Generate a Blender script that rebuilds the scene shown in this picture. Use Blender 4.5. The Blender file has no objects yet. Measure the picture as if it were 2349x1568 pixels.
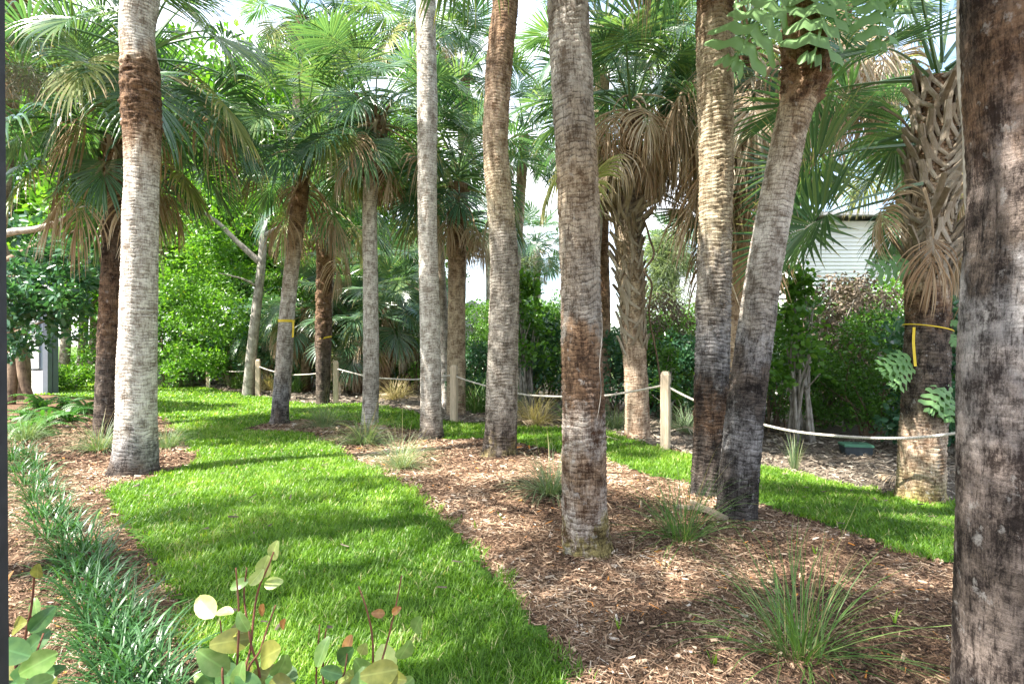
import bpy, math, random
import numpy as np
from mathutils import Vector, Matrix, Quaternion

# ------------------------------------------------------------------ camera, sky, sun, exposure
SC = bpy.context.scene
COL = SC.collection
F, CX, CY, CAMH = 560.0, 512.0, 345.0, 1.5          # focal length in px (1024 wide), horizon row, eye height
cam_d = bpy.data.cameras.new('camera')
cam = bpy.data.objects.new('camera', cam_d)
COL.objects.link(cam)
cam.location = (0, 0, CAMH)
cam.rotation_euler = (math.radians(90), 0, 0)
cam_d.sensor_width = 36.0
cam_d.lens = F / 1024.0 * 36.0
cam_d.shift_y = (CY - 341.5) / 1024.0
cam_d.clip_start, cam_d.clip_end = 0.05, 2000.0
SC.camera = cam

SUN_FROM = Vector((-0.92, -0.36, 1.36)).normalized()   # towards the sun
world = bpy.data.worlds.new('World')
SC.world = world
world.use_nodes = True
wn = world.node_tree
wn.nodes.clear()
sky = wn.nodes.new('ShaderNodeTexSky')
sky.sky_type = 'NISHITA'
sky.sun_disc = False
sky.sun_elevation = math.asin(SUN_FROM.z)
sky.sun_rotation = math.atan2(SUN_FROM.x, SUN_FROM.y)
sky.air_density, sky.dust_density, sky.ozone_density = 1.0, 1.6, 1.0
bg = wn.nodes.new('ShaderNodeBackground')
bg.inputs['Strength'].default_value = 0.15
wo = wn.nodes.new('ShaderNodeOutputWorld')
# broken fair-weather cloud over the whole dome
tc = wn.nodes.new('ShaderNodeTexCoord')
vm = wn.nodes.new('ShaderNodeVectorMath'); vm.operation = 'MULTIPLY'; vm.inputs[1].default_value = (1.0, 1.0, 2.6)
cn = wn.nodes.new('ShaderNodeTexNoise'); cn.inputs['Scale'].default_value = 2.3; cn.inputs['Detail'].default_value = 7.0; cn.inputs['Roughness'].default_value = 0.58
cr_ = wn.nodes.new('ShaderNodeValToRGB'); cr_.color_ramp.elements[0].position = 0.42; cr_.color_ramp.elements[1].position = 0.60
cm = wn.nodes.new('ShaderNodeMix'); cm.data_type = 'RGBA'; cm.inputs[7].default_value = (5.0, 5.1, 5.3, 1)
wn.links.new(tc.outputs['Generated'], vm.inputs[0]); wn.links.new(vm.outputs[0], cn.inputs['Vector']); wn.links.new(cn.outputs['Fac'], cr_.inputs['Fac'])
wn.links.new(cr_.outputs['Color'], cm.inputs[0]); wn.links.new(sky.outputs[0], cm.inputs[6]); wn.links.new(cm.outputs[2], bg.inputs['Color'])
wn.links.new(bg.outputs[0], wo.inputs['Surface'])

sun_d = bpy.data.lights.new('sun', 'SUN')
sun_d.energy = 5.0
sun_d.angle = math.radians(0.53)
sun_d.color = (1.0, 0.95, 0.86)
sun = bpy.data.objects.new('sun', sun_d)
COL.objects.link(sun)
sun.rotation_euler = SUN_FROM.to_track_quat('Z', 'Y').to_euler()
sun.location = (-10, -6, 14)

SC.view_settings.view_transform = 'Standard'
SC.view_settings.look = 'None'
SC.view_settings.exposure = 2.0
SC.view_settings.gamma = 1.0
SC.render.engine = 'CYCLES'
cy = SC.cycles
cy.max_bounces, cy.diffuse_bounces, cy.glossy_bounces, cy.transmission_bounces = 5, 3, 2, 3
cy.sample_clamp_indirect = 6.0
cy.use_denoising = True

# ------------------------------------------------------------------ helpers
RNG = np.random.default_rng(7)
K = 2348.0 / 1024.0            # measurements below were taken on a 2348 px wide view of the photograph


def vnoise(x, y, z, seed=0):
    """smooth value noise in 0..1, vectorised"""
    x, y, z = np.broadcast_arrays(np.asarray(x, float), np.asarray(y, float), np.asarray(z, float))
    xi, yi, zi = np.floor(x).astype(np.int64), np.floor(y).astype(np.int64), np.floor(z).astype(np.int64)
    fx, fy, fz = x - xi, y - yi, z - zi
    fx, fy, fz = fx * fx * (3 - 2 * fx), fy * fy * (3 - 2 * fy), fz * fz * (3 - 2 * fz)

    def h(a, b, c):
        n = (a * 374761393 + b * 668265263 + c * 1440662683 + seed * 974634777) & 0xFFFFFFFF
        n = ((n ^ (n >> 13)) * 1274126177) & 0xFFFFFFFF
        n = ((n ^ (n >> 16)) * 2246822519) & 0xFFFFFFFF
        return ((n ^ (n >> 15)) & 0xFFFFFF) / float(0xFFFFFF)
    out = 0
    for dx in (0, 1):
        for dy in (0, 1):
            for dz in (0, 1):
                w = (fx if dx else 1 - fx) * (fy if dy else 1 - fy) * (fz if dz else 1 - fz)
                out = out + w * h(xi + dx, yi + dy, zi + dz)
    return out


def sstep(a, b, t):
    t = np.clip((np.asarray(t, float) - a) / (b - a), 0, 1)
    return t * t * (3 - 2 * t)


def hgt(x, y):
    """height of the ground"""
    x, y = np.asarray(x, float), np.asarray(y, float)
    z = -0.26 * sstep(2.2, 4.6, x) * sstep(3.6, 6.2, y)
    near = 1 - sstep(18, 30, y)
    z = z + near * (0.07 * (vnoise(x * 0.5, y * 0.5, 0, 3) - 0.5) + 0.03 * (vnoise(x * 1.7, y * 1.7, 0, 5) - 0.5))
    z = z + 0.10 * np.exp(-(((x - 0.3) / 1.3) ** 2 + ((y - 6.0) / 1.3) ** 2))
    return z


def ground(u, v):
    """point of the ground seen at (u, v) of the 2348 px view"""
    px, py = u / K, v / K
    z = 0.0
    for _ in range(25):
        d = (CAMH - z) * F / max(py - CY, 2.0)
        x = (px - CX) / F * d
        z = 0.5 * z + 0.5 * float(hgt(x, d))
    return Vector((x, d, float(hgt(x, d))))


def at(u, v, d):
    return Vector(((u / K - CX) / F * d, d, CAMH - (v / K - CY) / F * d))


def make_mesh(name, V, quads=None, tris=None, smooth=True, attrs=None):
    me = bpy.data.meshes.new(name)
    V = np.asarray(V, np.float32).reshape(-1, 3)
    nq = 0 if quads is None else len(quads)
    nt = 0 if tris is None else len(tris)
    me.vertices.add(len(V))
    me.vertices.foreach_set('co', V.ravel())
    idx = []
    if nq:
        idx.append(np.asarray(quads, np.int32).ravel())
    if nt:
        idx.append(np.asarray(tris, np.int32).ravel())
    idx = np.concatenate(idx)
    me.loops.add(len(idx))
    me.loops.foreach_set('vertex_index', idx)
    me.polygons.add(nq + nt)
    starts = np.concatenate([np.arange(nq) * 4, nq * 4 + np.arange(nt) * 3]).astype(np.int32)
    me.polygons.foreach_set('loop_start', starts)
    me.polygons.foreach_set('use_smooth', np.full(nq + nt, smooth))
    me.update(calc_edges=True)
    for k, a in (attrs or {}).items():
        a = np.asarray(a, np.float32)
        if a.ndim == 1:
            me.attributes.new(k, 'FLOAT', 'POINT').data.foreach_set('value', a)
        else:
            me.attributes.new(k, 'FLOAT_VECTOR', 'POINT').data.foreach_set('vector', a.ravel())
    return me


def obj(name, me, mat=None, parent=None, loc=(0, 0, 0)):
    o = bpy.data.objects.new(name, me)
    COL.objects.link(o)
    o.location = loc
    if mat is not None and not me.materials:
        me.materials.append(mat)
    if parent is not None:
        o.parent = parent
    return o


def tag(o, label=None, cat=None, group=None, kind=None):
    if label:
        o['label'] = label
    if cat:
        o['category'] = cat
    if group:
        o['group'] = group
    if kind:
        o['kind'] = kind
    return o


def thing(name, label, cat, loc=(0, 0, 0), rz=0.0, group=None):
    o = bpy.data.objects.new(name, None)
    COL.objects.link(o)
    o.empty_display_size = 0.1
    o.location = loc
    o.rotation_euler = (0, 0, rz)
    return tag(o, label, cat, group)


def tube_arrays(P, R, n=6, cap=True):
    """tube along points P with radii R -> V, quads, tris"""
    P = np.asarray(P, float)
    R = np.broadcast_to(np.asarray(R, float), (len(P),))
    T = np.gradient(P, axis=0)
    T /= np.linalg.norm(T, axis=1)[:, None] + 1e-9
    ref = np.array([0.0, 0, 1]) if abs(T[0][2]) < 0.8 else np.array([1.0, 0, 0])
    V = []
    a = np.arange(n) / n * 2 * math.pi
    N = ref - T[0] * ref.dot(T[0])
    for i in range(len(P)):
        N = N - T[i] * N.dot(T[i])
        N /= np.linalg.norm(N) + 1e-9
        B = np.cross(T[i], N)
        V.append(P[i] + R[i] * (np.cos(a)[:, None] * N + np.sin(a)[:, None] * B))
    V = np.concatenate(V)
    i, j = np.meshgrid(np.arange(len(P) - 1), np.arange(n), indexing='ij')
    q = np.stack([i * n + j, i * n + (j + 1) % n, (i + 1) * n + (j + 1) % n, (i + 1) * n + j], -1).reshape(-1, 4)
    t = []
    if cap:
        m = (len(P) - 1) * n
        t = [[0, k + 1, k] for k in range(1, n - 1)] + [[m, m + k, m + k + 1] for k in range(1, n - 1)]
    return V, q, np.array(t, int).reshape(-1, 3)


def join(parts):
    """list of (V, quads, tris) -> one"""
    V, Q, T, o = [], [], [], 0
    for v, q, t in parts:
        V.append(v)
        if len(q):
            Q.append(np.asarray(q) + o)
        if len(t):
            T.append(np.asarray(t) + o)
        o += len(v)
    return np.concatenate(V), (np.concatenate(Q) if Q else None), (np.concatenate(T) if T else None)


def box_arrays(x0, x1, y0, y1, z0, z1):
    V = np.array([[x, y, z] for z in (z0, z1) for y in (y0, y1) for x in (x0, x1)], float)
    Q = np.array([[0, 2, 3, 1], [4, 5, 7, 6], [0, 1, 5, 4], [2, 6, 7, 3], [0, 4, 6, 2], [1, 3, 7, 5]])
    return V, Q, np.zeros((0, 3), int)


def spline(P, n):
    """Catmull-Rom through rows of P"""
    P = np.asarray(P, float)
    A = np.vstack([2 * P[0] - P[1], P, 2 * P[-1] - P[-2]])
    out = []
    seg = len(P) - 1
    for t in np.linspace(0, seg - 1e-6, n):
        i = int(t)
        f = t - i
        p0, p1, p2, p3 = A[i], A[i + 1], A[i + 2], A[i + 3]
        out.append(0.5 * (2 * p1 + (p2 - p0) * f + (2 * p0 - 5 * p1 + 4 * p2 - p3) * f * f + (3 * p1 - p0 - 3 * p2 + p3) * f ** 3))
    return np.array(out)


# ------------------------------------------------------------------ materials
class NT:
    def __init__(self, name):
        self.m = bpy.data.materials.new(name)
        self.m.use_nodes = True
        self.t = self.m.node_tree
        self.t.nodes.clear()
        self.out = self.t.nodes.new('ShaderNodeOutputMaterial')

    def n(self, typ, props=None, **ins):
        nd = self.t.nodes.new('ShaderNode' + typ)
        for k, v in (props or {}).items():
            setattr(nd, k, v)
        for k, v in ins.items():
            key = int(k[1:]) if k[0] == 'i' and k[1:].isdigit() else k.replace('_', ' ')
            if hasattr(v, 'is_linked') or isinstance(v, bpy.types.NodeSocket):
                self.t.links.new(v, nd.inputs[key])
            else:
                nd.inputs[key].default_value = v
        return nd

    def attr(self, name):
        return self.n('Attribute', {'attribute_name': name})

    def noise(self, vec, scale=5.0, detail=4.0, rough=0.55, dist=0.0):
        return self.n('TexNoise', None, Vector=vec, Scale=scale, Detail=detail, Roughness=rough, Distortion=dist).outputs['Fac']

    def vscale(self, vec, s):
        return self.n('VectorMath', {'operation': 'MULTIPLY'}, i0=vec, i1=s).outputs[0]

    def math(self, op, a, b=0.0, clamp=False):
        return self.n('Math', {'operation': op, 'use_clamp': clamp}, i0=a, i1=b).outputs[0]

    def ramp(self, fac, stops, interp='LINEAR'):
        r = self.n('ValToRGB', None, Fac=fac)
        r.color_ramp.interpolation = interp
        el = r.color_ramp.elements
        while len(el) < len(stops):
            el.new(0.5)
        for e, (p, c) in zip(el, stops):
            e.position = p
            e.color = (c, c, c, 1) if isinstance(c, (int, float)) else (*c, 1)
        return r.outputs['Color']

    def mix(self, fac, a, b, mode='MIX'):
        nd = self.t.nodes.new('ShaderNodeMix')
        nd.data_type = 'RGBA'
        nd.blend_type = mode
        for s, v in ((nd.inputs[0], fac), (nd.inputs[6], a), (nd.inputs[7], b)):
            if isinstance(v, bpy.types.NodeSocket):
                self.t.links.new(v, s)
            elif isinstance(v, tuple):
                s.default_value = (*v, 1)
            else:
                s.default_value = v
        return nd.outputs[2]

    def bump(self, h, strength=0.5, dist=0.01):
        return self.n('Bump', None, Height=h, Strength=strength, Distance=dist).outputs[0]

    def surf(self, color, rough=0.8, normal=None, spec=0.3, translucent=0.0, tcol=None):
        b = self.t.nodes.new('ShaderNodeBsdfPrincipled')
        for s, v in (('Base Color', color), ('Roughness', rough), ('Specular IOR Level', spec)):
            if isinstance(v, bpy.types.NodeSocket):
                self.t.links.new(v, b.inputs[s])
            elif isinstance(v, tuple):
                b.inputs[s].default_value = (*v, 1)
            else:
                b.inputs[s].default_value = v
        if normal is not None:
            self.t.links.new(normal, b.inputs['Normal'])
        res = b.outputs[0]
        if translucent:
            tr = self.n('BsdfTranslucent', None, Color=tcol if tcol is not None else color)
            ms = self.n('MixShader', None, Fac=translucent, i1=res, i2=tr.outputs[0])
            res = ms.outputs[0]
        self.t.links.new(res, self.out.inputs['Surface'])
        return self.m


def leaf_mat(name, stops, rough=0.4, translucent=0.3, objvar=0.35, tip=None, spec=0.5, boost=(1.5, 1.6, 0.7)):
    """leaf colour from a per-leaf 'tint' value; tip = colour towards the end of a blade ('along')"""
    n = NT(name)
    t = n.attr('tint').outputs['Fac']
    r = n.n('ObjectInfo').outputs['Random']
    f = n.math('ADD', n.math('MULTIPLY', t, 1 - objvar), n.math('MULTIPLY', r, objvar), True)
    c = n.ramp(f, stops)
    if tip:
        al = n.attr('along').outputs['Fac']
        fac = n.ramp(n.math('ADD', al, n.math('MULTIPLY', n.math('SUBTRACT', t, 0.5), 0.3)), [(tip[1], 0.0), (min(tip[1] + 0.12, 1.0), 1.0)])
        c = n.mix(fac, c, tip[0])
    tc = n.mix(1.0, c, boost, 'MULTIPLY')
    return n.surf(c, rough, None, spec, translucent, tc)


M = {}
M['frond'] = leaf_mat('palm_frond_green', [(0.0, (0.045, 0.110, 0.070)), (0.35, (0.070, 0.150, 0.085)), (0.65, (0.115, 0.205, 0.095)), (1.0, (0.22, 0.30, 0.12))],
                      0.27, 0.36, 0.45, ((0.36, 0.32, 0.17), 0.90), 0.8)
M['frond_yellow'] = leaf_mat('palm_frond_yellowing', [(0.0, (0.13, 0.19, 0.05)), (0.5, (0.24, 0.27, 0.08)), (1.0, (0.40, 0.36, 0.15))], 0.45, 0.3, 0.3, ((0.42, 0.33, 0.2), 0.75))
M['dead'] = leaf_mat('palm_frond_dead', [(0.0, (0.19, 0.115, 0.065)), (0.3, (0.36, 0.24, 0.14)), (0.6, (0.50, 0.39, 0.27)), (1.0, (0.66, 0.60, 0.52))], 0.7, 0.15, 0.5, None, 0.2, (1.1, 1.0, 0.8))
M['petiole'] = leaf_mat('palm_petiole', [(0.0, (0.10, 0.16, 0.05)), (1.0, (0.22, 0.26, 0.09))], 0.4, 0.0, 0.5)
n = NT('leaf_base_husk')
tc_ = n.n('TexCoord').outputs['Object']
rr = n.n('ObjectInfo').outputs['Random']
c_ = n.mix(n.noise(n.vscale(tc_, (25, 25, 6)), 1.0, 4), n.ramp(rr, [(0, (0.10, 0.07, 0.045)), (1, (0.26, 0.20, 0.14))]), n.ramp(rr, [(0, (0.30, 0.235, 0.155)), (1, (0.55, 0.50, 0.42))]))
M['boot'] = n.surf(c_, 0.85, n.bump(n.noise(n.vscale(tc_, (90, 90, 12)), 1.0, 5, 0.7), 1.0, 0.02), 0.15)
M['lawn_blade'] = leaf_mat('lawn_blade', [(0.0, (0.07, 0.16, 0.012)), (0.35, (0.13, 0.26, 0.022)), (0.7, (0.22, 0.37, 0.045)), (0.93, (0.38, 0.46, 0.13)), (1.0, (0.46, 0.40, 0.24))], 0.42, 0.4, 0.0, None, 0.4, (1.4, 1.45, 0.5))
M['tuft'] = leaf_mat('bunch_grass_blade', [(0.0, (0.045, 0.11, 0.02)), (0.6, (0.095, 0.19, 0.04)), (0.9, (0.18, 0.27, 0.08)), (1.0, (0.40, 0.34, 0.18))], 0.45, 0.3, 0.25, ((0.30, 0.30, 0.13), 0.95))
M['tuft_blue'] = leaf_mat('bunch_grass_blade_grey_green', [(0.0, (0.08, 0.14, 0.06)), (0.6, (0.17, 0.24, 0.12)), (1.0, (0.42, 0.40, 0.25))], 0.5, 0.3, 0.25, ((0.42, 0.38, 0.25), 0.85))
M['tuft_straw'] = leaf_mat('bunch_grass_blade_straw', [(0.0, (0.18, 0.20, 0.07)), (0.4, (0.38, 0.30, 0.15)), (1.0, (0.55, 0.45, 0.28))], 0.6, 0.25, 0.2)
M['liriope'] = leaf_mat('liriope_blade', [(0.0, (0.025, 0.075, 0.025)), (0.6, (0.05, 0.14, 0.04)), (0.93, (0.09, 0.20, 0.06)), (1.0, (0.35, 0.33, 0.09))], 0.36, 0.3, 0.15, None, 0.5)
M['shrub'] = leaf_mat('shrub_leaf', [(0.0, (0.04, 0.11, 0.016)), (0.5, (0.09, 0.21, 0.028)), (0.9, (0.18, 0.32, 0.045)), (1.0, (0.42, 0.40, 0.06))], 0.38, 0.35, 0.2)
M['shrub_dark'] = leaf_mat('shrub_leaf_dark', [(0.0, (0.028, 0.085, 0.045)), (0.6, (0.055, 0.15, 0.07)), (1.0, (0.13, 0.25, 0.08))], 0.3, 0.25, 0.2, None, 0.6)
M['tree_leaf'] = leaf_mat('tree_leaf', [(0.0, (0.045, 0.12, 0.016)), (0.5, (0.10, 0.23, 0.026)), (0.9, (0.20, 0.34, 0.04)), (1.0, (0.40, 0.42, 0.06))], 0.4, 0.42, 0.15)
M['dead_leaf'] = leaf_mat('dead_shrub_leaf', [(0.0, (0.09, 0.07, 0.055)), (0.6, (0.21, 0.16, 0.12)), (1.0, (0.42, 0.34, 0.26))], 0.8, 0.1, 0.1)
M['fern'] = leaf_mat('fern_leaf', [(0.0, (0.03, 0.10, 0.02)), (0.7, (0.07, 0.20, 0.03)), (1.0, (0.14, 0.30, 0.05))], 0.45, 0.35, 0.2)
M['polypody'] = leaf_mat('polypody_leaf', [(0.0, (0.12, 0.26, 0.08)), (1.0, (0.25, 0.41, 0.17))], 0.5, 0.35, 0.5, None, 0.4, (1.2, 1.3, 0.9))
M['moss'] = leaf_mat('air_plant_strand', [(0.0, (0.30, 0.29, 0.26)), (1.0, (0.52, 0.51, 0.47))], 0.8, 0.2, 0.2, None, 0.1, (1, 1, 1))
M['casuarina'] = leaf_mat('pine_needle_pale', [(0.0, (0.12, 0.17, 0.09)), (1.0, (0.28, 0.34, 0.20))], 0.6, 0.4, 0.2)

def bark(name, light, dark, sc=6.0):
    n = NT(name)
    co = n.n('TexCoord').outputs['Object']
    a = n.noise(co, sc, 6, 0.6)
    b = n.noise(n.vscale(co, (30, 30, 6)), 1.0, 4, 0.6)
    c = n.mix(n.ramp(n.math('ADD', n.math('MULTIPLY', a, 0.6), n.math('MULTIPLY', b, 0.4)), [(0.38, 0.0), (0.6, 1.0)]), dark, light)
    return n.surf(c, 0.9, n.bump(b, 0.5, 0.02), 0.15)

M['bark_grey'] = bark('bark_grey', (0.42, 0.39, 0.34), (0.15, 0.13, 0.11))
M['bark_brown'] = bark('bark_brown', (0.26, 0.19, 0.13), (0.08, 0.055, 0.04))
M['bark_pale'] = bark('bark_pale', (0.55, 0.50, 0.43), (0.28, 0.24, 0.19), 14)
M['twig'] = bark('twig_brown', (0.22, 0.10, 0.06), (0.09, 0.04, 0.03), 30)

# palettes for palm trunks: light scale colour, dark crevice colour
GREYW = ((0.80, 0.75, 0.68), (0.36, 0.29, 0.23))
GREY = ((0.48, 0.43, 0.37), (0.17, 0.135, 0.105))
TAN = ((0.58, 0.46, 0.32), (0.24, 0.155, 0.09))
TANL = ((0.66, 0.56, 0.40), (0.28, 0.20, 0.12))
BROWN = ((0.27, 0.165, 0.10), (0.070, 0.040, 0.026))
RUST = ((0.38, 0.25, 0.155), (0.11, 0.06, 0.036))
DARK = ((0.16, 0.125, 0.10), (0.030, 0.024, 0.022))
MOSSY = ((0.36, 0.29, 0.12), (0.10, 0.075, 0.03))
WHBR = ((0.60, 0.53, 0.46), (0.13, 0.065, 0.036))
BLACK = ((0.115, 0.10, 0.09), (0.018, 0.015, 0.014))
GREYD = ((0.40, 0.38, 0.37), (0.085, 0.075, 0.072))
RIGHTBIG = ((0.37, 0.30, 0.26), (0.075, 0.055, 0.048))
PINK = ((0.60, 0.46, 0.34), (0.26, 0.16, 0.10))


def trunk_mat(name, stops, smax, blotch=0.5, fine=1.0, bumps=0.8, seed=0.0, ringw=1.0):
    """stops: (metres up the trunk, (light, dark))"""
    n = NT(name)
    co = n.n('VectorMath', {'operation': 'ADD'}, i0=n.attr('tco').outputs['Vector'], i1=(seed * 3.1, seed * 1.7, 0)).outputs[0]
    z = n.n('SeparateXYZ', None, Vector=n.attr('tco').outputs['Vector']).outputs['Z']
    warp = n.noise(n.vscale(co, (6, 6, 3.5)), 1.0, 6, 0.7)
    zz = n.math('DIVIDE', n.math('ADD', z, n.math('MULTIPLY', n.math('SUBTRACT', warp, 0.5), 1.3)), smax, True)
    stops = sorted(stops, key=lambda s: s[0])
    L = n.ramp(zz, [(min(max(s / smax, 0), 1), tuple(min(0.8, 0.95 * x) for x in p[0])) for s, p in stops])
    D = n.ramp(zz, [(min(max(s / smax, 0), 1), tuple(0.64 * x for x in p[1])) for s, p in stops])
    rings = n.noise(n.vscale(co, (7 * fine, 7 * fine, 62 * fine)), 1.0, 4, 0.6, 0.3)
    cracks = n.noise(n.vscale(co, (70 * fine, 70 * fine, 9 * fine)), 1.0, 4, 0.65)
    grain = n.noise(n.vscale(co, (85 * fine, 85 * fine, 60 * fine)), 1.0, 5, 0.75)
    bl = n.noise(n.vscale(co, (9, 9, 6.5)), 1.0, 7, 0.72)
    wr = 0.42 * (1 - blotch) * ringw
    wb = 0.34 + 0.30 * blotch
    ws = wr + wb + 0.36
    f = n.math('ADD', n.math('ADD', n.math('MULTIPLY', rings, wr / ws), n.math('MULTIPLY', bl, wb / ws)), n.math('ADD', n.math('MULTIPLY', cracks, 0.18 / ws), n.math('MULTIPLY', grain, 0.18 / ws)))
    c = n.mix(n.ramp(f, [(0.435, 0.0), (0.49, 0.45), (0.56, 1.0)]), D, L)
    ridge = n.attr('ridge').outputs['Fac']
    gate = n.ramp(n.noise(n.vscale(co, (11, 11, 9)), 1.0, 4, 0.6), [(0.42, 0.15), (0.58, 1.0)])
    crev = n.math('MULTIPLY', n.ramp(n.math('ADD', ridge, n.math('MULTIPLY', n.math('SUBTRACT', grain, 0.5), 0.7)), [(0.10, 1.0), (0.42, 0.0)]), n.math('MULTIPLY', gate, 0.85 * ringw))
    c = n.mix(crev, c, n.mix(0.5, D, (0.02, 0.015, 0.012)))
    spot = n.noise(n.vscale(co, (16, 16, 13)), 1.0, 5, 0.7)
    c = n.mix(n.math('MULTIPLY', n.ramp(spot, [(0.57, 0.0), (0.66, 1.0)]), 0.85 * blotch), c, n.mix(0.4, D, (0.02, 0.015, 0.012)))
    c = n.mix(n.math('MULTIPLY', n.ramp(spot, [(0.33, 1.0), (0.41, 0.0)]), 0.55 * blotch), c, (0.50, 0.48, 0.45))
    c = n.mix(n.math('MULTIPLY', n.ramp(cracks, [(0.33, 1.0), (0.41, 0.0)]), 0.3 + 0.5 * blotch), c, n.mix(0.5, D, (0.015, 0.012, 0.01)))
    h = n.math('ADD', n.math('MULTIPLY', rings, 0.7 * ringw), n.math('ADD', n.math('MULTIPLY', cracks, 0.5), n.math('ADD', n.math('MULTIPLY', bl, 0.5), n.math('MULTIPLY', grain, 0.35))))
    return n.surf(c, 0.92, n.bump(h, bumps, 0.03), 0.12)


# ground materials
n = NT('mulch_and_litter')
co = n.n('TexCoord').outputs['Object']
zone = n.attr('litter').outputs['Fac']
a = n.noise(co, 1.3, 5, 0.6)
b = n.noise(n.vscale(co, (60, 35, 20)), 1.0, 5, 0.7)
b2 = n.noise(n.vscale(co, (28, 75, 20)), 1.0, 5, 0.7, 0.5)
bb = n.math('MAXIMUM', b, b2)
mul = n.ramp(bb, [(0.42, (0.04, 0.026, 0.018)), (0.53, (0.14, 0.085, 0.052)), (0.62, (0.25, 0.165, 0.105)), (0.75, (0.40, 0.30, 0.21))])
lit = n.ramp(bb, [(0.42, (0.06, 0.05, 0.042)), (0.56, (0.20, 0.165, 0.13)), (0.68, (0.36, 0.31, 0.25)), (0.82, (0.52, 0.46, 0.38))])
c = n.mix(zone, mul, lit)
sand = n.ramp(a, [(0.60, 0.0), (0.72, 1.0)])
c = n.mix(n.math('MULTIPLY', sand, 0.45), c, (0.26, 0.24, 0.22))
far = n.attr('far').outputs['Fac']
c = n.mix(far, c, n.ramp(n.noise(co, 0.6, 6), [(0.4, (0.05, 0.10, 0.02)), (0.6, (0.12, 0.17, 0.05))]))
M['ground'] = n.surf(c, 0.95, n.bump(bb, 0.9, 0.03), 0.1)

n = NT('lawn_soil')
co = n.n('TexCoord').outputs['Object']
a = n.noise(co, 40.0, 5, 0.6)
M['lawn'] = n.surf(n.ramp(a, [(0.35, (0.03, 0.07, 0.012)), (0.6, (0.07, 0.15, 0.02)), (0.75, (0.15, 0.17, 0.05))]), 0.9, n.bump(a, 0.8, 0.02), 0.1)
M['chip'] = leaf_mat('mulch_chip', [(0.0, (0.030, 0.018, 0.013)), (0.22, (0.095, 0.055, 0.035)), (0.45, (0.205, 0.125, 0.08)), (0.65, (0.33, 0.225, 0.15)), (0.85, (0.43, 0.32, 0.22)), (0.985, (0.50, 0.43, 0.36)), (1.0, (0.55, 0.22, 0.05))], 0.85, 0.0, 0.0, None, 0.15)
M['litter'] = leaf_mat('dry_litter', [(0.0, (0.05, 0.04, 0.033)), (0.4, (0.16, 0.125, 0.095)), (0.75, (0.32, 0.27, 0.21)), (1.0, (0.52, 0.46, 0.38))], 0.8, 0.1, 0.0, None, 0.2, (1, 1, 0.9))

def plain(name, col, rough=0.5, var=0.15, scale=8.0, bump=0.2, stretch=(1, 1, 1), metallic=0.0):
    n = NT(name)
    co = n.vscale(n.n('TexCoord').outputs['Object'], stretch)
    a = n.noise(co, scale, 5, 0.6)
    c = n.ramp(a, [(0.3, tuple(x * (1 - var) for x in col)), (0.7, tuple(min(x * (1 + var), 1) for x in col))])
    return n.surf(c, rough, n.bump(a, bump, 0.01), 0.35)

M['post'] = plain('weathered_post_wood', (0.50, 0.40, 0.29), 0.8, 0.28, 3.0, 0.4, (16, 16, 1.4))
M['rope'] = plain('rope_fibre', (0.58, 0.53, 0.46), 0.85, 0.15, 40.0, 0.5)
M['frame'] = plain('dark_painted_aluminium', (0.035, 0.037, 0.042), 0.45, 0.2, 30.0, 0.1)
M['white_paint'] = plain('white_painted_board', (0.78, 0.78, 0.76), 0.6, 0.05, 3.0, 0.1)
M['house_grey'] = plain('grey_painted_metal', (0.16, 0.18, 0.21), 0.5, 0.1, 3.0, 0.1)
M['roof'] = plain('grey_roof', (0.35, 0.35, 0.36), 0.7, 0.15, 6.0, 0.3)
M['box_green'] = plain('green_plastic_lid', (0.07, 0.19, 0.12), 0.5, 0.15, 20.0, 0.2)
M['box_dark'] = plain('dark_plastic_body', (0.03, 0.04, 0.045), 0.6, 0.15, 20.0, 0.1)
M['tape'] = plain('yellow_tape', (0.72, 0.52, 0.03), 0.45, 0.08, 20.0, 0.1)
M['pink'] = plain('pink_tape', (0.75, 0.18, 0.22), 0.5, 0.08, 20.0, 0.1)
M['deadwood'] = plain('dead_wood_pale', (0.45, 0.40, 0.34), 0.9, 0.3, 4.0, 0.5, (8, 8, 8))
n = NT('window_glass')
M['glass'] = n.surf((0.22, 0.28, 0.34), 0.08, None, 0.8)

# ------------------------------------------------------------------ ground
def pip(x, y, poly):
    inside = np.zeros(x.shape, bool)
    px, py = poly[:, 0], poly[:, 1]
    j = len(poly) - 1
    for i in range(len(poly)):
        c = ((py[i] > y) != (py[j] > y)) & (x < (px[j] - px[i]) * (y - py[i]) / (py[j] - py[i] + 1e-12) + px[i])
        inside ^= c
        j = i
    return inside

FX = np.array([-30, -11.5, -10.6, -7.5, -4.5, -1.13, 2.2, 4.7, 6.5, 30])
FY = np.array([26, 21.5, 19.5, 16.5, 14.3, 10.9, 8.1, 5.4, 3.4, -20])

def fence_y(x):
    return np.interp(x, FX, FY)

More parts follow.
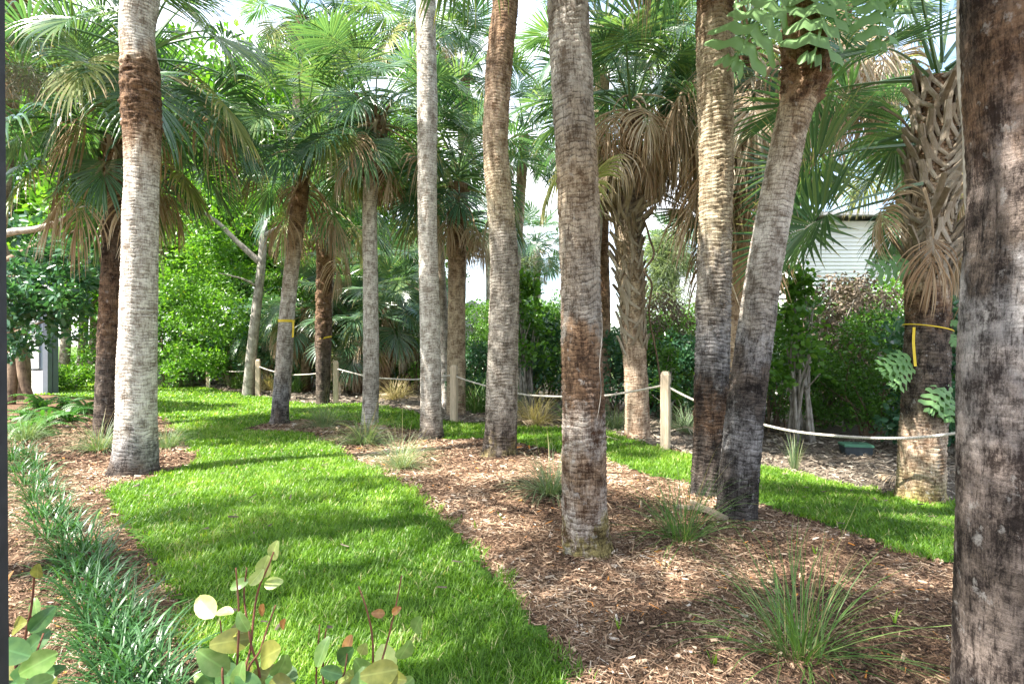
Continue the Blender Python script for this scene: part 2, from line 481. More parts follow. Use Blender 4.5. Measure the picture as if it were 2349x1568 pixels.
lawn_px = [(540, 1700), (472, 1525), (453, 1470), (420, 1390), (395, 1342), (347, 1280), (278, 1199), (263, 1167), (234, 1137), (256, 1115), (329, 1104),
           (395, 1079), (439, 1064), (457, 1049), (439, 1035), (415, 1000), (385, 962), (330, 940), (220, 915), (120, 905), (40, 905), (-60, 905),
           (-60, 868), (60, 866), (140, 852), (215, 848), (300, 868), (355, 884), (420, 886), (480, 888), (560, 903), (587, 908), (663, 919), (732, 927), (831, 926),
           (883, 931), (936, 940), (962, 951), (1018, 967), (1114, 972), (1191, 980), (1291, 981), (1388, 987), (1437, 1006), (1517, 1029), (1600, 1048), (1680, 1060),
           (1761, 1073), (1852, 1093), (1980, 1119), (2064, 1137), (2196, 1155), (2420, 1190), (2420, 1400), (2196, 1298), (2127, 1283), (2017, 1247), (1922, 1214),
           (1852, 1188), (1761, 1163), (1660, 1128), (1583, 1104), (1540, 1101), (1488, 1090), (1430, 1068), (1390, 1050), (1288, 1038), (1189, 1017), (1110, 1006),
           (1018, 1008), (962, 988), (870, 975), (800, 965), (700, 962), (623, 970), (587, 976), (562, 985), (587, 991), (670, 991), (719, 998), (765, 1020), (792, 1042),
           (828, 1061), (865, 1086), (916, 1108), (953, 1134), (993, 1174), (1037, 1214), (1113, 1298), (1172, 1366), (1211, 1415), (1269, 1481), (1300, 1568), (1330, 1700)]
LAWN = np.array([ground(u, v)[:2] for u, v in lawn_px])


def axis(lo, hi, step, far_lo, far_hi):
    a = list(np.arange(lo, hi + 1e-6, step))
    s, p = step, hi
    while p < far_hi:
        s *= 1.35
        p += s
        a.append(p)
    s, p = step, lo
    while p > far_lo:
        s *= 1.35
        p -= s
        a.insert(0, p)
    return np.array(a)

gx = axis(-10, 8, 0.11, -500, 500)
gy = axis(0.5, 14, 0.11, -300, 900)
X, Y = np.meshgrid(gx, gy, indexing='xy')
Z = hgt(X, Y) + 0.012 * (vnoise(X * 5, Y * 5, 0, 9) - 0.5)
nx, ny = len(gx), len(gy)
i, j = np.meshgrid(np.arange(ny - 1), np.arange(nx - 1), indexing='ij')
q = np.stack([i * nx + j, i * nx + j + 1, (i + 1) * nx + j + 1, (i + 1) * nx + j], -1).reshape(-1, 4)
litter = sstep(-0.5, 0.3, Y - fence_y(X) + 0.6 * (vnoise(X, Y, 0, 4) - 0.5))
farz = sstep(26, 34, np.hypot(X, Y))
me = make_mesh('ground', np.stack([X, Y, Z], -1).reshape(-1, 3), q, attrs={'litter': litter.ravel(), 'far': farz.ravel()})
tag(obj('ground', me, M['ground']), 'brown mulch and leaf litter ground under the palms', kind='structure')

# lawn sheet, cut from a grid by the traced outline
lx = np.arange(LAWN[:, 0].min() - 0.2, LAWN[:, 0].max() + 0.2, 0.08)
ly = np.arange(LAWN[:, 1].min() - 0.1, LAWN[:, 1].max() + 0.2, 0.08)
X, Y = np.meshgrid(lx, ly, indexing='xy')
nx, ny = len(lx), len(ly)
i, j = np.meshgrid(np.arange(ny - 1), np.arange(nx - 1), indexing='ij')
q = np.stack([i * nx + j, i * nx + j + 1, (i + 1) * nx + j + 1, (i + 1) * nx + j], -1).reshape(-1, 4)
Xc, Yc = X[:-1, :-1].ravel() + 0.04, Y[:-1, :-1].ravel() + 0.04
keep = pip(Xc, Yc, LAWN)
q = q[keep]
used = np.unique(q)
remap = np.zeros(nx * ny, int)
remap[used] = np.arange(len(used))
V = np.stack([X, Y, hgt(X, Y) + 0.014], -1).reshape(-1, 3)[used]
me = make_mesh('lawn', V, remap[q])
tag(obj('lawn', me, M['lawn']), 'winding strip of lawn between mulch beds', kind='structure')


def blades(pos, L, Wd, lean, az, tint, stations=3, droop=0.5):
    """many grass blades: pos (N,3); each a strip bending towards az. returns V, quads, tris, attrs"""
    N = len(pos)
    t = np.linspace(0, 1, stations)
    dirx, diry = np.cos(az), np.sin(az)
    V = []
    for k, tk in enumerate(t):
        hor = L * (lean * tk + droop * tk * tk * 0.7)
        ver = L * np.sqrt(np.maximum(0.05, 1 - np.minimum(0.95, lean) ** 2)) * tk * (1 - 0.45 * droop * tk)
        w = Wd * (1 - tk ** 2 * 0.9) * 0.5
        c = pos + np.stack([dirx * hor, diry * hor, ver], -1)
        if k == stations - 1:
            V.append(c[:, None, :])
        else:
            side = np.stack([-diry * w, dirx * w, 0 * w], -1)
            V.append(np.stack([c - side, c + side], 1))
    V = np.concatenate(V, 1)                      # N, 2*(st-1)+1, 3
    m = V.shape[1]
    base = np.arange(N)[:, None] * m
    Q = np.concatenate([base + np.array([2 * k, 2 * k + 1, 2 * k + 3, 2 * k + 2]) for k in range(stations - 2)]) if stations > 2 else None
    T = base + np.array([m - 3, m - 2, m - 1])
    tt = np.repeat(tint, m)
    al = np.tile(np.array(list(np.repeat(t[:-1], 2)) + [1.0]), N)
    return V.reshape(-1, 3), Q, T, {'tint': tt, 'along': al}


def scatter(xr, yr, dens, rng, ok):
    nn = int((xr[1] - xr[0]) * (yr[1] - yr[0]) * dens)
    x = rng.uniform(*xr, nn)
    y = rng.uniform(*yr, nn)
    m = ok(x, y)
    return x[m], y[m]


def in_view(x, y, mg=0.12):
    return (np.abs(x) < y * (0.92 + mg) + 0.2)


def lawn_ok(x, y):
    wj = np.random.default_rng(len(x)).normal(0, 0.035, (2, len(x)))
    jx = wj[0] + 0.26 * (vnoise(x * 5, y * 5, 0, 21) - 0.5) + 0.05 * (vnoise(x * 25, y * 25, 0, 22) - 0.5)
    jy = wj[1] + 0.26 * (vnoise(x * 5, y * 5, 7, 23) - 0.5) + 0.05 * (vnoise(x * 25, y * 25, 7, 24) - 0.5)
    return in_view(x, y) & pip(x + jx, y + jy, LAWN)

PX, PY, PL, PW = [], [], [], []
for (y0, y1, dens, l, w) in ((1.9, 3.2, 7600, 0.062, 0.0062), (3.2, 5.0, 5600, 0.066, 0.0075), (5.0, 7.5, 2900, 0.068, 0.0105), (7.5, 11, 1300, 0.068, 0.017), (11, 16, 520, 0.07, 0.028), (16, 34, 150, 0.07, 0.05)):
    x, y = scatter((-y1 * 1.04, y1 * 1.04), (y0, y1), dens, RNG, lawn_ok)
    PX.append(x); PY.append(y); PL.append(np.full(len(x), l)); PW.append(np.full(len(x), w))
x, y, L, Wd = map(np.concatenate, (PX, PY, PL, PW))
N = len(x)
patch = vnoise(x * 1.3, y * 1.3, 0, 31)
clump = vnoise(x * 9, y * 9, 0, 32)
L = L * RNG.uniform(0.55, 1.35, N) * (0.75 + 0.5 * clump)
fine_p = vnoise(x * 4, y * 4, 0, 33)
tint = np.clip(0.10 + 0.50 * RNG.random(N) + 0.5 * (patch - 0.5) + 0.4 * (clump - 0.5) + 0.3 * (fine_p - 0.5), 0, 0.93)
tint[RNG.random(N) < 0.03 + 0.12 * (fine_p > 0.74)] = 0.98
V, Q, T, at_ = blades(np.stack([x, y, hgt(x, y) + 0.008], -1), L, Wd * RNG.uniform(0.7, 1.25, N), RNG.uniform(0.02, 0.62, N), RNG.uniform(0, 6.283, N), tint, 3, 0.5)
tag(obj('grass', make_mesh('grass', V, Q, T, False, at_), M['lawn_blade']), 'bright green broad bladed lawn grass', 'grass', kind='stuff')
print('grass blades', N)


def chips(x, y, ln, wd, tint, rng, lift=0.012):
    """little roof-shaped wood chips / dry leaves lying on the ground"""
    N = len(x)
    az = rng.uniform(0, 6.283, N)
    tilt = rng.normal(0, 0.22, N)
    c, s = np.cos(az), np.sin(az)
    z = hgt(x, y) + rng.uniform(0.002, lift * 2, N)
    u = np.stack([c, s, np.sin(tilt)], -1)
    v = np.stack([-s, c, rng.normal(0, 0.25, N)], -1)
    P = np.stack([x, y, z], -1)
    up = np.zeros((N, 3)); up[:, 2] = wd * rng.uniform(0.15, 0.5, N)
    a = u * (ln * 0.5)[:, None]
    b = v * (wd * 0.5)[:, None]
    k = rng.uniform(0.5, 1.0, N)[:, None]
    V = np.stack([P - a - b * k, P - a * 0.9 + up, P - a + b * k, P + a * 0.8 - b, P + a + up * 0.6, P + a * 0.7 + b * k], 1)
    base = np.arange(N)[:, None] * 6
    Q = np.concatenate([base + np.array([0, 3, 4, 1]), base + np.array([1, 4, 5, 2])])
    return V.reshape(-1, 3), Q, {'tint': np.repeat(tint, 6), 'along': np.zeros(N * 6)}


def mulch_ok(x, y):
    wj = np.random.default_rng(len(x) + 1).normal(0, 0.03, (2, len(x)))
    return in_view(x, y, 0.05) & ~pip(x + wj[0], y + wj[1], LAWN) & (y < fence_y(x) - 0.1)

PX, PY, PL, PW = [], [], [], []
for (y0, y1, dens, l, w) in ((1.9, 3.2, 5600, 0.036, 0.0046), (3.2, 4.8, 4000, 0.040, 0.0060), (4.8, 7.0, 2300, 0.050, 0.0085), (7.0, 12, 1100, 0.065, 0.014)):
    x, y = scatter((-y1 * 1.0, y1 * 1.0), (y0, y1), dens, RNG, mulch_ok)
    PX.append(x); PY.append(y); PL.append(np.full(len(x), l)); PW.append(np.full(len(x), w))
x, y, ln, wd = map(np.concatenate, (PX, PY, PL, PW))
N = len(x)
ln = ln * RNG.lognormal(0, 0.45, N)
wd = wd * RNG.lognormal(0, 0.4, N)
leafy = RNG.random(N) < 0.035
wd[leafy] *= 2.6; ln[leafy] *= 0.95
bare = vnoise(x * 1.1, y * 1.1, 2, 41)
tint = np.clip(RNG.beta(1.6, 2.1, N) * 0.93 + 0.30 * (bare - 0.5) + 0.45 * (vnoise(x * 2.7, y * 2.7, 5, 44) - 0.5), 0, 0.93)
tint[leafy] = np.clip(tint[leafy] + 0.25, 0, 0.97)
tint[RNG.random(N) < 0.006] = 1.0
keep = bare + 0.25 * (vnoise(x * 7, y * 7, 1, 43) - 0.5) < 0.97
V, Q, at_ = chips(x[keep], y[keep], ln[keep], wd[keep], tint[keep], RNG)
tag(obj('mulch_chips', make_mesh('mulch_chips', V, Q, None, False, at_), M['chip']), 'shredded brown bark mulch covering the palm beds', 'mulch', kind='stuff')
print('chips', keep.sum())

def litter_ok(x, y):
    return in_view(x, y, 0.05) & ~pip(x, y, LAWN) & (y > fence_y(x) - 0.6) & (y < fence_y(x) + 7)

PX, PY, PL, PW = [], [], [], []
for (y0, y1, dens, l, w) in ((4.0, 8.0, 420, 0.085, 0.017), (8.0, 13, 190, 0.10, 0.03), (13, 24, 40, 0.16, 0.05)):
    x, y = scatter((-y1 * 1.0, y1 * 1.0), (y0, y1), dens, RNG, litter_ok)
    PX.append(x); PY.append(y); PL.append(np.full(len(x), l)); PW.append(np.full(len(x), w))
x, y, ln, wd = map(np.concatenate, (PX, PY, PL, PW))
N = len(x)
V, Q, at_ = chips(x, y, ln * RNG.lognormal(0, 0.4, N), wd * RNG.lognormal(0, 0.3, N), RNG.beta(1.6, 1.7, N), RNG, 0.02)
xl, yl = scatter((-8, 8), (2.0, 9.0), 3.0, RNG, lambda a, b_: in_view(a, b_) & pip(a, b_, LAWN))
V2, Q2, at2 = chips(xl, yl, RNG.uniform(0.03, 0.09, len(xl)), RNG.uniform(0.012, 0.03, len(xl)), RNG.uniform(0.05, 0.55, len(xl)), RNG, 0.02)
V2[:, 2] += 0.045
Q = np.concatenate([Q, Q2 + len(V)]); V = np.concatenate([V, V2]); at_ = {k_: np.concatenate([at_[k_], at2[k_]]) for k_ in at_}
tag(obj('leaf_litter', make_mesh('leaf_litter', V, Q, None, False, at_), M['litter']), 'dry grey leaf litter beyond the rope fence and scattered on the lawn', 'leaf litter', kind='stuff')

# ------------------------------------------------------------------ palm parts
def frond_arrays(e0, pet=1.0, R=0.95, nseg=42, spread=125, curv=0.55, costa=1.3, droop=(0.8, 2.4), cup=0.22, split=0.42, seed=0, wmax=0.046, mess=0.03):
    """fan leaf: petiole leaves the origin along +x at elevation e0, then a pleated fan whose tips hang"""
    rng = np.random.default_rng(seed)
    up = np.array([0, 0, 1.0])
    d = np.array([math.cos(math.radians(e0)), 0, math.sin(math.radians(e0))])
    p = np.zeros(3)
    P = [p.copy()]
    n1 = 9
    for k in range(n1):
        p = p + d * pet / n1
        d = d - up * curv * (pet / n1) * (0.4 + k / n1)
        d /= np.linalg.norm(d)
        P.append(p.copy())
    pv, pq, pt = tube_arrays(P, np.linspace(0.024, 0.011, len(P)), 4, False)
    side = np.array([0, 1.0, 0])
    # costa continues into the blade and recurves
    nc = 10
    C, D = [p.copy()], [d.copy()]
    cl = 0.42 * R
    for k in range(nc):
        p = p + d * cl / nc
        d = d - up * costa * cl / nc
        d /= np.linalg.norm(d)
        C.append(p.copy()); D.append(d.copy())
    st = 8
    V, Q, tint, along = [], [], [], []
    dphi = 2 * math.radians(spread) / nseg
    for i in range(nseg):
        u = (i + 0.5) / nseg * 2 - 1
        phi = u * math.radians(spread)
        t = (1 - abs(u)) ** 1.2
        k = t * nc
        k0 = min(int(k), nc - 1)
        f = k - k0
        o = C[k0] * (1 - f) + C[k0 + 1] * f
        dd = D[k0] * (1 - f) + D[k0 + 1] * f
        nn = np.cross(dd, side)
        nn /= np.linalg.norm(nn)
        dirv = math.cos(phi) * dd + math.sin(phi) * side + nn * cup * abs(math.sin(phi)) + rng.normal(0, mess, 3)
        dirv /= np.linalg.norm(dirv)
        nl = nn - dirv * nn.dot(dirv)
        nl /= np.linalg.norm(nl)
        Ls = R * (1 - 0.42 * t * 0.6) * (1 - 0.22 * abs(u) ** 3) * rng.uniform(0.96 - 2.2 * mess, 1.06)
        g = rng.uniform(*droop)
        tw = rng.normal(0, 0.35)
        s0 = 0.02
        pos = o + dirv * s0
        b0 = len(V)
        tn = rng.random()
        for m in range(st):
            s = m / (st - 1)
            w = min((s * Ls + s0 + 0.05) * dphi * 1.15, wmax) * (1 if s < split else max(0.06, 1 - (s - split) / (1 - split) * 0.95))
            wv = np.cross(nl, dirv)
            wv /= np.linalg.norm(wv) + 1e-9
            if s > split:
                a = tw * (s - split)
                wv = wv * math.cos(a) + nl * math.sin(a)
            fold = 0.32 * w
            V += [pos - wv * w * 0.5, pos + nl * fold, pos + wv * w * 0.5]
            tint += [tn] * 3
            along += [s] * 3
            if m < st - 1:
                ds = Ls / (st - 1)
                pos = pos + dirv * ds
                gg = g * ds * (0.25 if s < split else 1.0 + 1.6 * (s - split))
                dirv = dirv - up * gg
                dirv /= np.linalg.norm(dirv)
                nl = nl - dirv * nl.dot(dirv)
                nl /= np.linalg.norm(nl) + 1e-9
        for m in range(st - 1):
            a = b0 + m * 3
            Q += [[a, a + 1, a + 4, a + 3], [a + 1, a + 2, a + 5, a + 4]]
    return (pv, pq, pt), (np.array(V), np.array(Q)), np.array(tint), np.array(along)


def frond_mesh(name, mat, **kw):
    (pv, pq, pt), (bv, bq), tint, along = frond_arrays(**kw)
    V, Q, T = join([(pv, pq, pt), (bv, bq, np.zeros((0, 3), int))])
    me = make_mesh(name, V, Q, T, False, {'tint': np.concatenate([np.full(len(pv), 0.75), tint]), 'along': np.concatenate([np.zeros(len(pv)), along])})
    me.materials.append(mat)
    return me

FR = {}
FR['up'] = [frond_mesh('frond_up', M['frond'], e0=66, pet=0.9, R=0.95, spread=100, curv=0.35, costa=0.9, droop=(0.2, 1.3), cup=0.35, seed=s) for s in (1, 2)]
FR['mid'] = [frond_mesh('frond_mid', M['frond'], e0=38, pet=1.05, R=1.0, spread=122, curv=0.6, costa=1.5, droop=(0.6, 2.6), seed=s) for s in (3, 4, 5)]
FR['low'] = [frond_mesh('frond_low', M['frond'], e0=8, pet=1.05, R=1.0, spread=128, curv=0.7, costa=1.6, droop=(0.8, 3.4), seed=s) for s in (6, 7, 8)]
FR['hang'] = [frond_mesh('frond_hang', M['frond'], e0=-28, pet=1.0, R=1.0, spread=115, curv=0.7, costa=1.2, droop=(1.2, 4.0), cup=0.05, seed=s) for s in (9, 10)]
FR['stiff'] = [frond_mesh('frond_stiff', M['frond'], e0=20, pet=1.0, R=0.95, spread=140, curv=0.5, costa=0.6, droop=(0.05, 0.6), cup=0.15, seed=s) for s in (18, 19)]
FR['yellow'] = [frond_mesh('frond_yellow', M['frond_yellow'], e0=-15, pet=1.0, R=0.95, spread=110, curv=0.9, costa=1.8, droop=(1.5, 4.0), cup=0.0, seed=s) for s in (11, 12)]
FR['dead'] = [frond_mesh('frond_dead', M['dead'], e0=-48, pet=0.75, R=0.95, nseg=40, spread=62, curv=1.4, costa=1.2, droop=(2.5, 6.0), cup=-0.25, split=0.25, seed=s, wmax=0.036, mess=0.13) for s in (13, 14, 15)]
FR['tan'] = [frond_mesh('frond_tan', M['dead'], e0=-15, pet=0.85, R=1.0, nseg=44, spread=85, curv=1.6, costa=1.8, droop=(2.5, 6.5), cup=-0.2, split=0.22, seed=s, wmax=0.034, mess=0.10) for s in (16, 17)]

# persistent leaf base ("boot"): strap that leaves the trunk, cut at its end
def boot_mesh(name, ln, out, leg):
    parts = []

    def strip(rows):
        V, Q = [], []
        for (y, z, o, w, t) in rows:
            V += [(o - 0.015, y - w, z), (o + t * 0.6, y - w, z), (o + t, y, z), (o + t * 0.6, y + w, z), (o - 0.015, y + w, z)]
        for k in range(len(rows) - 1):
            for a in range(5):
                b = (a + 1) % 5
                Q.append([k * 5 + a, k * 5 + b, k * 5 + 5 + b, k * 5 + 5 + a])
        e = (len(rows) - 1) * 5
        return np.array(V, float), np.array(Q), np.array([[e, e + 1, e + 2], [e, e + 2, e + 3], [e, e + 3, e + 4]])
    parts.append(strip([(0, 0.07, 0.006, 0.042, 0.012), (0, 0.16 * ln / 0.3, out * 0.3, 0.034, 0.018), (0, ln, out, 0.026, 0.016)]))
    for sg in (-1, 1):
        parts.append(strip([(sg * leg, -0.07, -0.012, 0.020, 0.010), (sg * leg * 0.55, 0.02, 0.0, 0.024, 0.012), (sg * 0.016, 0.09, 0.008, 0.026, 0.010)]))
    V, Q, T = join(parts)
    me = make_mesh(name, V, Q, T, False)
    me.materials.append(M['boot'])
    return me

BOOT = [boot_mesh('leaf_base_short', 0.22, 0.035, 0.085), boot_mesh('leaf_base_long', 0.32, 0.07, 0.09), boot_mesh('leaf_base_stub', 0.38, 0.24, 0.06)]


def trunk_object(path, d, ridge, row, nth, root, seed, pal, smat, rough=()):
    """path rows (u, v, width) in the 2348 view, base first; d the trunk's distance at the base. Returns trunk object and top point."""
    pts, rad = [], []
    for k, row_ in enumerate(path):
        u, v, w = row_[:3]
        dd = d + (row_[3] if len(row_) > 3 else 0.0)
        pts.append(at(u, v, dd)); rad.append(0.5 * w / K / F * dd)
    P = np.array([list(p) for p in pts]); rad = np.array(rad)
    base = P[0].copy()
    zg = float(hgt(base[0], base[1]))
    # start a little below the ground
    P = np.vstack([[P[0][0], P[0][1], min(P[0][2], zg) - 0.15], P])
    rad = np.concatenate([[rad[0] * 1.04], rad])
    seg = np.concatenate([[0], np.cumsum(np.linalg.norm(np.diff(P, axis=0), axis=1))])
    A = spline(np.column_stack([P, rad]), 400)
    sA = np.concatenate([[0], np.cumsum(np.linalg.norm(np.diff(A[:, :3], axis=0), axis=1))])
    total = sA[-1]
    S = np.arange(0, total, row)
    C = np.column_stack([np.interp(S, sA, A[:, k]) for k in range(3)])
    Rr = np.interp(S, sA, A[:, 3])
    Tn = np.gradient(C, axis=0)
    Tn /= np.linalg.norm(Tn, axis=1)[:, None]
    Xv = np.cross(np.array([0, 1.0, 0]), Tn); Xv /= np.linalg.norm(Xv, axis=1)[:, None]
    Yv = np.cross(Tn, Xv)
    th = np.arange(nth) / nth * 2 * math.pi
    SS, TH = np.meshgrid(S, th, indexing='ij')
    cx, sy = np.cos(TH), np.sin(TH)
    r0 = Rr.mean()
    # leaf-scar rings: overlapping lips of uneven spacing that wander round the trunk
    wob = 0.06 * (vnoise(cx * 1.3, sy * 1.3, SS * 1.5, seed) - 0.5) + 0.03 * (vnoise(cx * 4, sy * 4, SS * 6, seed + 1) - 0.5)
    per = 0.042
    ph = (SS + wob + 0.05 * vnoise(0 * cx, 0 * sy, SS * 6, seed + 2)) / per
    fr = ph - np.floor(ph)
    rid = np.where(fr < 0.75, fr / 0.75, (1 - fr) / 0.25)
    mod = 0.25 + 1.1 * vnoise(cx * 3, sy * 3, np.floor(ph) * 0.7, seed + 3)
    lump = vnoise(cx * 1.6, sy * 1.6, SS * 2.2, seed + 4) - 0.5
    chunk = vnoise(cx * 6, sy * 6, SS * 14, seed + 5) - 0.5
    rr = Rr[:, None] * (1 + 0.07 * lump) + ridge * (rid * mod - 0.4) + ridge * 1.6 * chunk
    vs_ = np.array([p[1] for p in path], float)
    o_ = np.argsort(vs_)
    for v0, v1, amp in rough:                       # shaggy collars of old fibre
        s0, s1 = sorted((float(np.interp(v0, vs_[o_], seg[1:][o_])), float(np.interp(v1, vs_[o_], seg[1:][o_]))))
        win = sstep(s0 - 0.04, s0 + 0.05, SS) * (1 - sstep(s1 - 0.05, s1 + 0.04, SS))
        big = np.abs(vnoise(cx * 2.2, sy * 2.2, SS * 11, seed + 7) - 0.5) * 2
        fine_ = vnoise(cx * 9, sy * 9, SS * 38, seed + 8)
        rr = rr + win * amp * (1.4 * big * vnoise(cx * 1.3, sy * 1.3, SS * 3, seed + 9) + 0.7 * fine_ - 0.35)
        rid = rid * (1 - win) + win * fine_
    # root flare
    flare = np.exp(-np.maximum(SS - 0.15, 0) / 0.07) * (0.035 + 0.05 * np.maximum(0, vnoise(cx * 4, sy * 4, 0, seed + 6) - 0.35))
    rr = rr + flare * min(1.0, r0 / 0.15)
    V = C[:, None, :] + rr[..., None] * (cx[..., None] * Xv[:, None, :] + sy[..., None] * Yv[:, None, :])
    nS = len(S)
    i, j = np.meshgrid(np.arange(nS - 1), np.arange(nth), indexing='ij')
    q = np.stack([i * nth + j, i * nth + (j + 1) % nth, (i + 1) * nth + (j + 1) % nth, (i + 1) * nth + j], -1).reshape(-1, 4)
    tco = np.stack([cx * r0, sy * r0, SS], -1).reshape(-1, 3)
    loc = np.array(root.location)
    me = make_mesh('trunk', V.reshape(-1, 3) - loc, q, attrs={'tco': tco, 'ridge': rid.ravel()})
    vs = np.array([p[1] for p in path], float)
    ss = np.interp(seg[1:], seg, seg) * total / seg[-1]

    def s_of_v(v):
        o = np.argsort(vs)
        return float(np.interp(v, vs[o], ss[o]))
    stops = [(s_of_v(v), p) for v, p in pal]
    mat = trunk_mat('trunk_bark', stops, total, seed=seed * 1.37, **smat)
    o = obj('trunk', me, mat, root)
    return o, C, Rr, Xv, Yv, Tn, S, s_of_v


GOLD = math.radians(137.5)


def crown(root, top, rng, n=26, scale=1.0, mix_=None, dead=6, tan=2, yellow=2, e_hi=0.9, spin=0.0, skirt=0.5, stiff=0.0, cut=1.0, dscale=1.0, tz=(-0.6, -0.3)):
    """fronds spiralling out of the bud: young ones upright, old ones hanging, dead ones pressed to the trunk"""
    loc0 = Vector(top) - root.location
    order = (['up'] * 5 + ['mid'] * 8 + ['low'] * 8 + ['hang'] * 5)
    for k in range(n):
        f = k / max(n - 1, 1)
        kind = order[min(int(f * cut * len(order)), len(order) - 1)]
        if rng.random() < stiff and kind in ('mid', 'low'):
            kind = 'stiff'
        me = rng.choice(FR[kind])
        o = obj('frond', me, None, root)
        az = k * GOLD + spin + rng.uniform(-0.25, 0.25)
        s = scale * rng.uniform(0.82, 1.14)
        o.rotation_euler = (rng.uniform(-0.25, 0.25), rng.uniform(-0.22, 0.2), az)
        o.scale = (s, s, s)
        o.location = loc0 + Vector((math.cos(az) * 0.06, math.sin(az) * 0.06, -0.30 * f * scale))
    for cnt, kind, zlo, zhi in ((yellow, 'yellow', -0.45, -0.25), (tan, 'tan', tz[0], tz[1]), (dead, 'dead', -0.5 - skirt, -0.35)):
        for k in range(cnt):
            o = obj('dead_frond' if kind != 'yellow' else 'frond', rng.choice(FR[kind]), None, root)
            az = k * GOLD * 1.7 + spin + rng.uniform(-0.5, 0.5)
            s = scale * dscale * rng.uniform(0.8, 1.1)
            o.rotation_euler = (rng.uniform(-0.3, 0.3), rng.uniform(-0.15, 0.25), az)
            o.scale = (s, s, s)
            o.location = loc0 + Vector((math.cos(az) * 0.1, math.sin(az) * 0.1, rng.uniform(zlo, zhi) * scale))


def boots(trunk, C, Rr, Xv, Yv, Tn, S, s0, s1, step, rng, kinds=(0, 0, 1), tilt=0.35, size=1.0):
    k = 0
    s = s0
    while s < s1:
        for a in range(2):
            i = int(np.clip(np.searchsorted(S, s), 0, len(S) - 1))
            th = k * GOLD + a * math.pi
            out = math.cos(th) * Xv[i] + math.sin(th) * Yv[i]
            p = C[i] + out * (Rr[i] * 1.0 + 0.012)
            xa = Vector(out); za = Vector(Tn[i]); ya = za.cross(xa)
            m = Matrix((xa, ya, za)).transposed().to_4x4()
            m = m @ Matrix.Rotation(rng.uniform(-tilt, tilt) + (0.3 if k % 2 else -0.3) * (tilt > 0), 4, 'X') @ Matrix.Rotation(rng.uniform(0.0, tilt * 0.6), 4, 'Y')
            o = obj('leaf_base', BOOT[rng.choice(kinds)], None, trunk)
            o.matrix_local = Matrix.Translation(Vector(p) - trunk.parent.location) @ m @ Matrix.Scale(size * rng.uniform(0.8, 1.25), 4)
        k += 1
        s += step


def palm(label, d, path, crown_at, pal, seed, ridge=0.006, fine=True, smat=None, cr=None, boot=None, group='cabbage palms', rows=None, extra=(), rough=()):
    rng = random.Random(seed)
    u, v = path[0][:2]
    b = at(u, v, d)
    b.z = float(hgt(b.x, b.y))
    root = thing('cabbage_palm', label, 'palm tree', b, 0, group)
    row = rows or (0.0085 if fine else 0.016)
    tr = trunk_object(path, d, ridge, row, 56 if fine else 30, root, seed, pal, smat or {}, rough)
    if boot:
        for (v0, v1, step, kinds, tilt, size) in boot:
            boots(tr[0], *tr[1:7], tr[7](v0), tr[7](v1), step, rng, kinds, tilt, size)
    if cr is not None:
        top = at(*crown_at[:2], d + (crown_at[2] if len(crown_at) > 2 else 0.0))
        crown(root, top, rng, **cr)
    for kind, u, v, dd, az, s, tilt, roll in extra:
        o = obj('frond' if kind not in ('dead', 'tan') else 'dead_frond', rng.choice(FR[kind]), None, root)
        o.location = at(u, v, d + dd) - root.location
        o.rotation_euler = (roll, tilt, math.radians(az))
        o.scale = (s, s, s)
    return root

# ------------------------------------------------------------------ the palms of the photograph
palm('thick pale ringed palm trunk with brown band, left foreground beside the lawn', 6.67,
     [(306, 1085, 97), (311, 1035, 90), (313, 950, 83), (315, 800, 78), (318, 700, 75), (322, 500, 72), (325, 400, 70), (326, 300, 76), (323, 200, 77), (320, 140, 72), (314, 70, 70), (322, 0, 74), (340, -120, 72), (360, -330, 66), (368, -520, 64)],
     (370, -580), [(1080, DARK), (1020, GREYD), (960, GREYW), (760, GREYW), (420, GREYW), (330, PINK), (295, BROWN), (165, BROWN), (140, PINK), (90, GREYW), (-100, GREYW)], 11,
     0.005, smat=dict(blotch=0.35), rough=[(302, 140, 0.035)], cr=dict(n=15, dead=2, tan=2))
palm('brown barked palm standing just behind the thick pale trunk on the left', 9.2,
     [(244, 1003, 54), (252, 800, 50), (262, 600, 48), (268, 480, 46), (270, 400, 52), (268, 325, 56)], (266, 285),
     [(1000, DARK), (850, DARK), (700, BROWN), (560, DARK), (400, RUST), (330, BROWN)], 12, 0.009, False, rough=[(800, 420, 0.03)], cr=dict(n=24, dead=5, tan=2, yellow=3, skirt=0.7, scale=1.12), boot=[(430, 330, 0.09, (0, 0, 1), 0.4, 0.9)])
palm('slender palm leaning right with a yellow tape round its trunk', 10.9,
     [(641, 970, 39), (648, 850, 34), (656, 740, 33), (668, 620, 33), (682, 500, 35), (690, 430, 36), (696, 330, 38)], (698, 290),
     [(968, DARK), (900, GREYD), (840, GREY), (700, GREYW), (560, TAN), (480, RUST), (400, BROWN), (330, BROWN)], 13, 0.004, False, cr=dict(n=24, dead=4, tan=3, yellow=1, skirt=0.6))
palm('dark brown palm with a thin yellow ribbon, behind the lawn edge near a fence post', 14.2,
     [(740, 927, 29), (741, 800, 33), (743, 650, 33), (746, 540, 38), (750, 470, 44)], (750, 440),
     [(925, DARK), (830, DARK), (700, BROWN), (600, RUST), (540, BROWN), (470, RUST)], 14, 0.012, False, rough=[(800, 480, 0.04)], cr=dict(n=20, dead=4, tan=2, skirt=0.5), boot=[(560, 470, 0.12, (0, 1), 0.4, 1.0)])
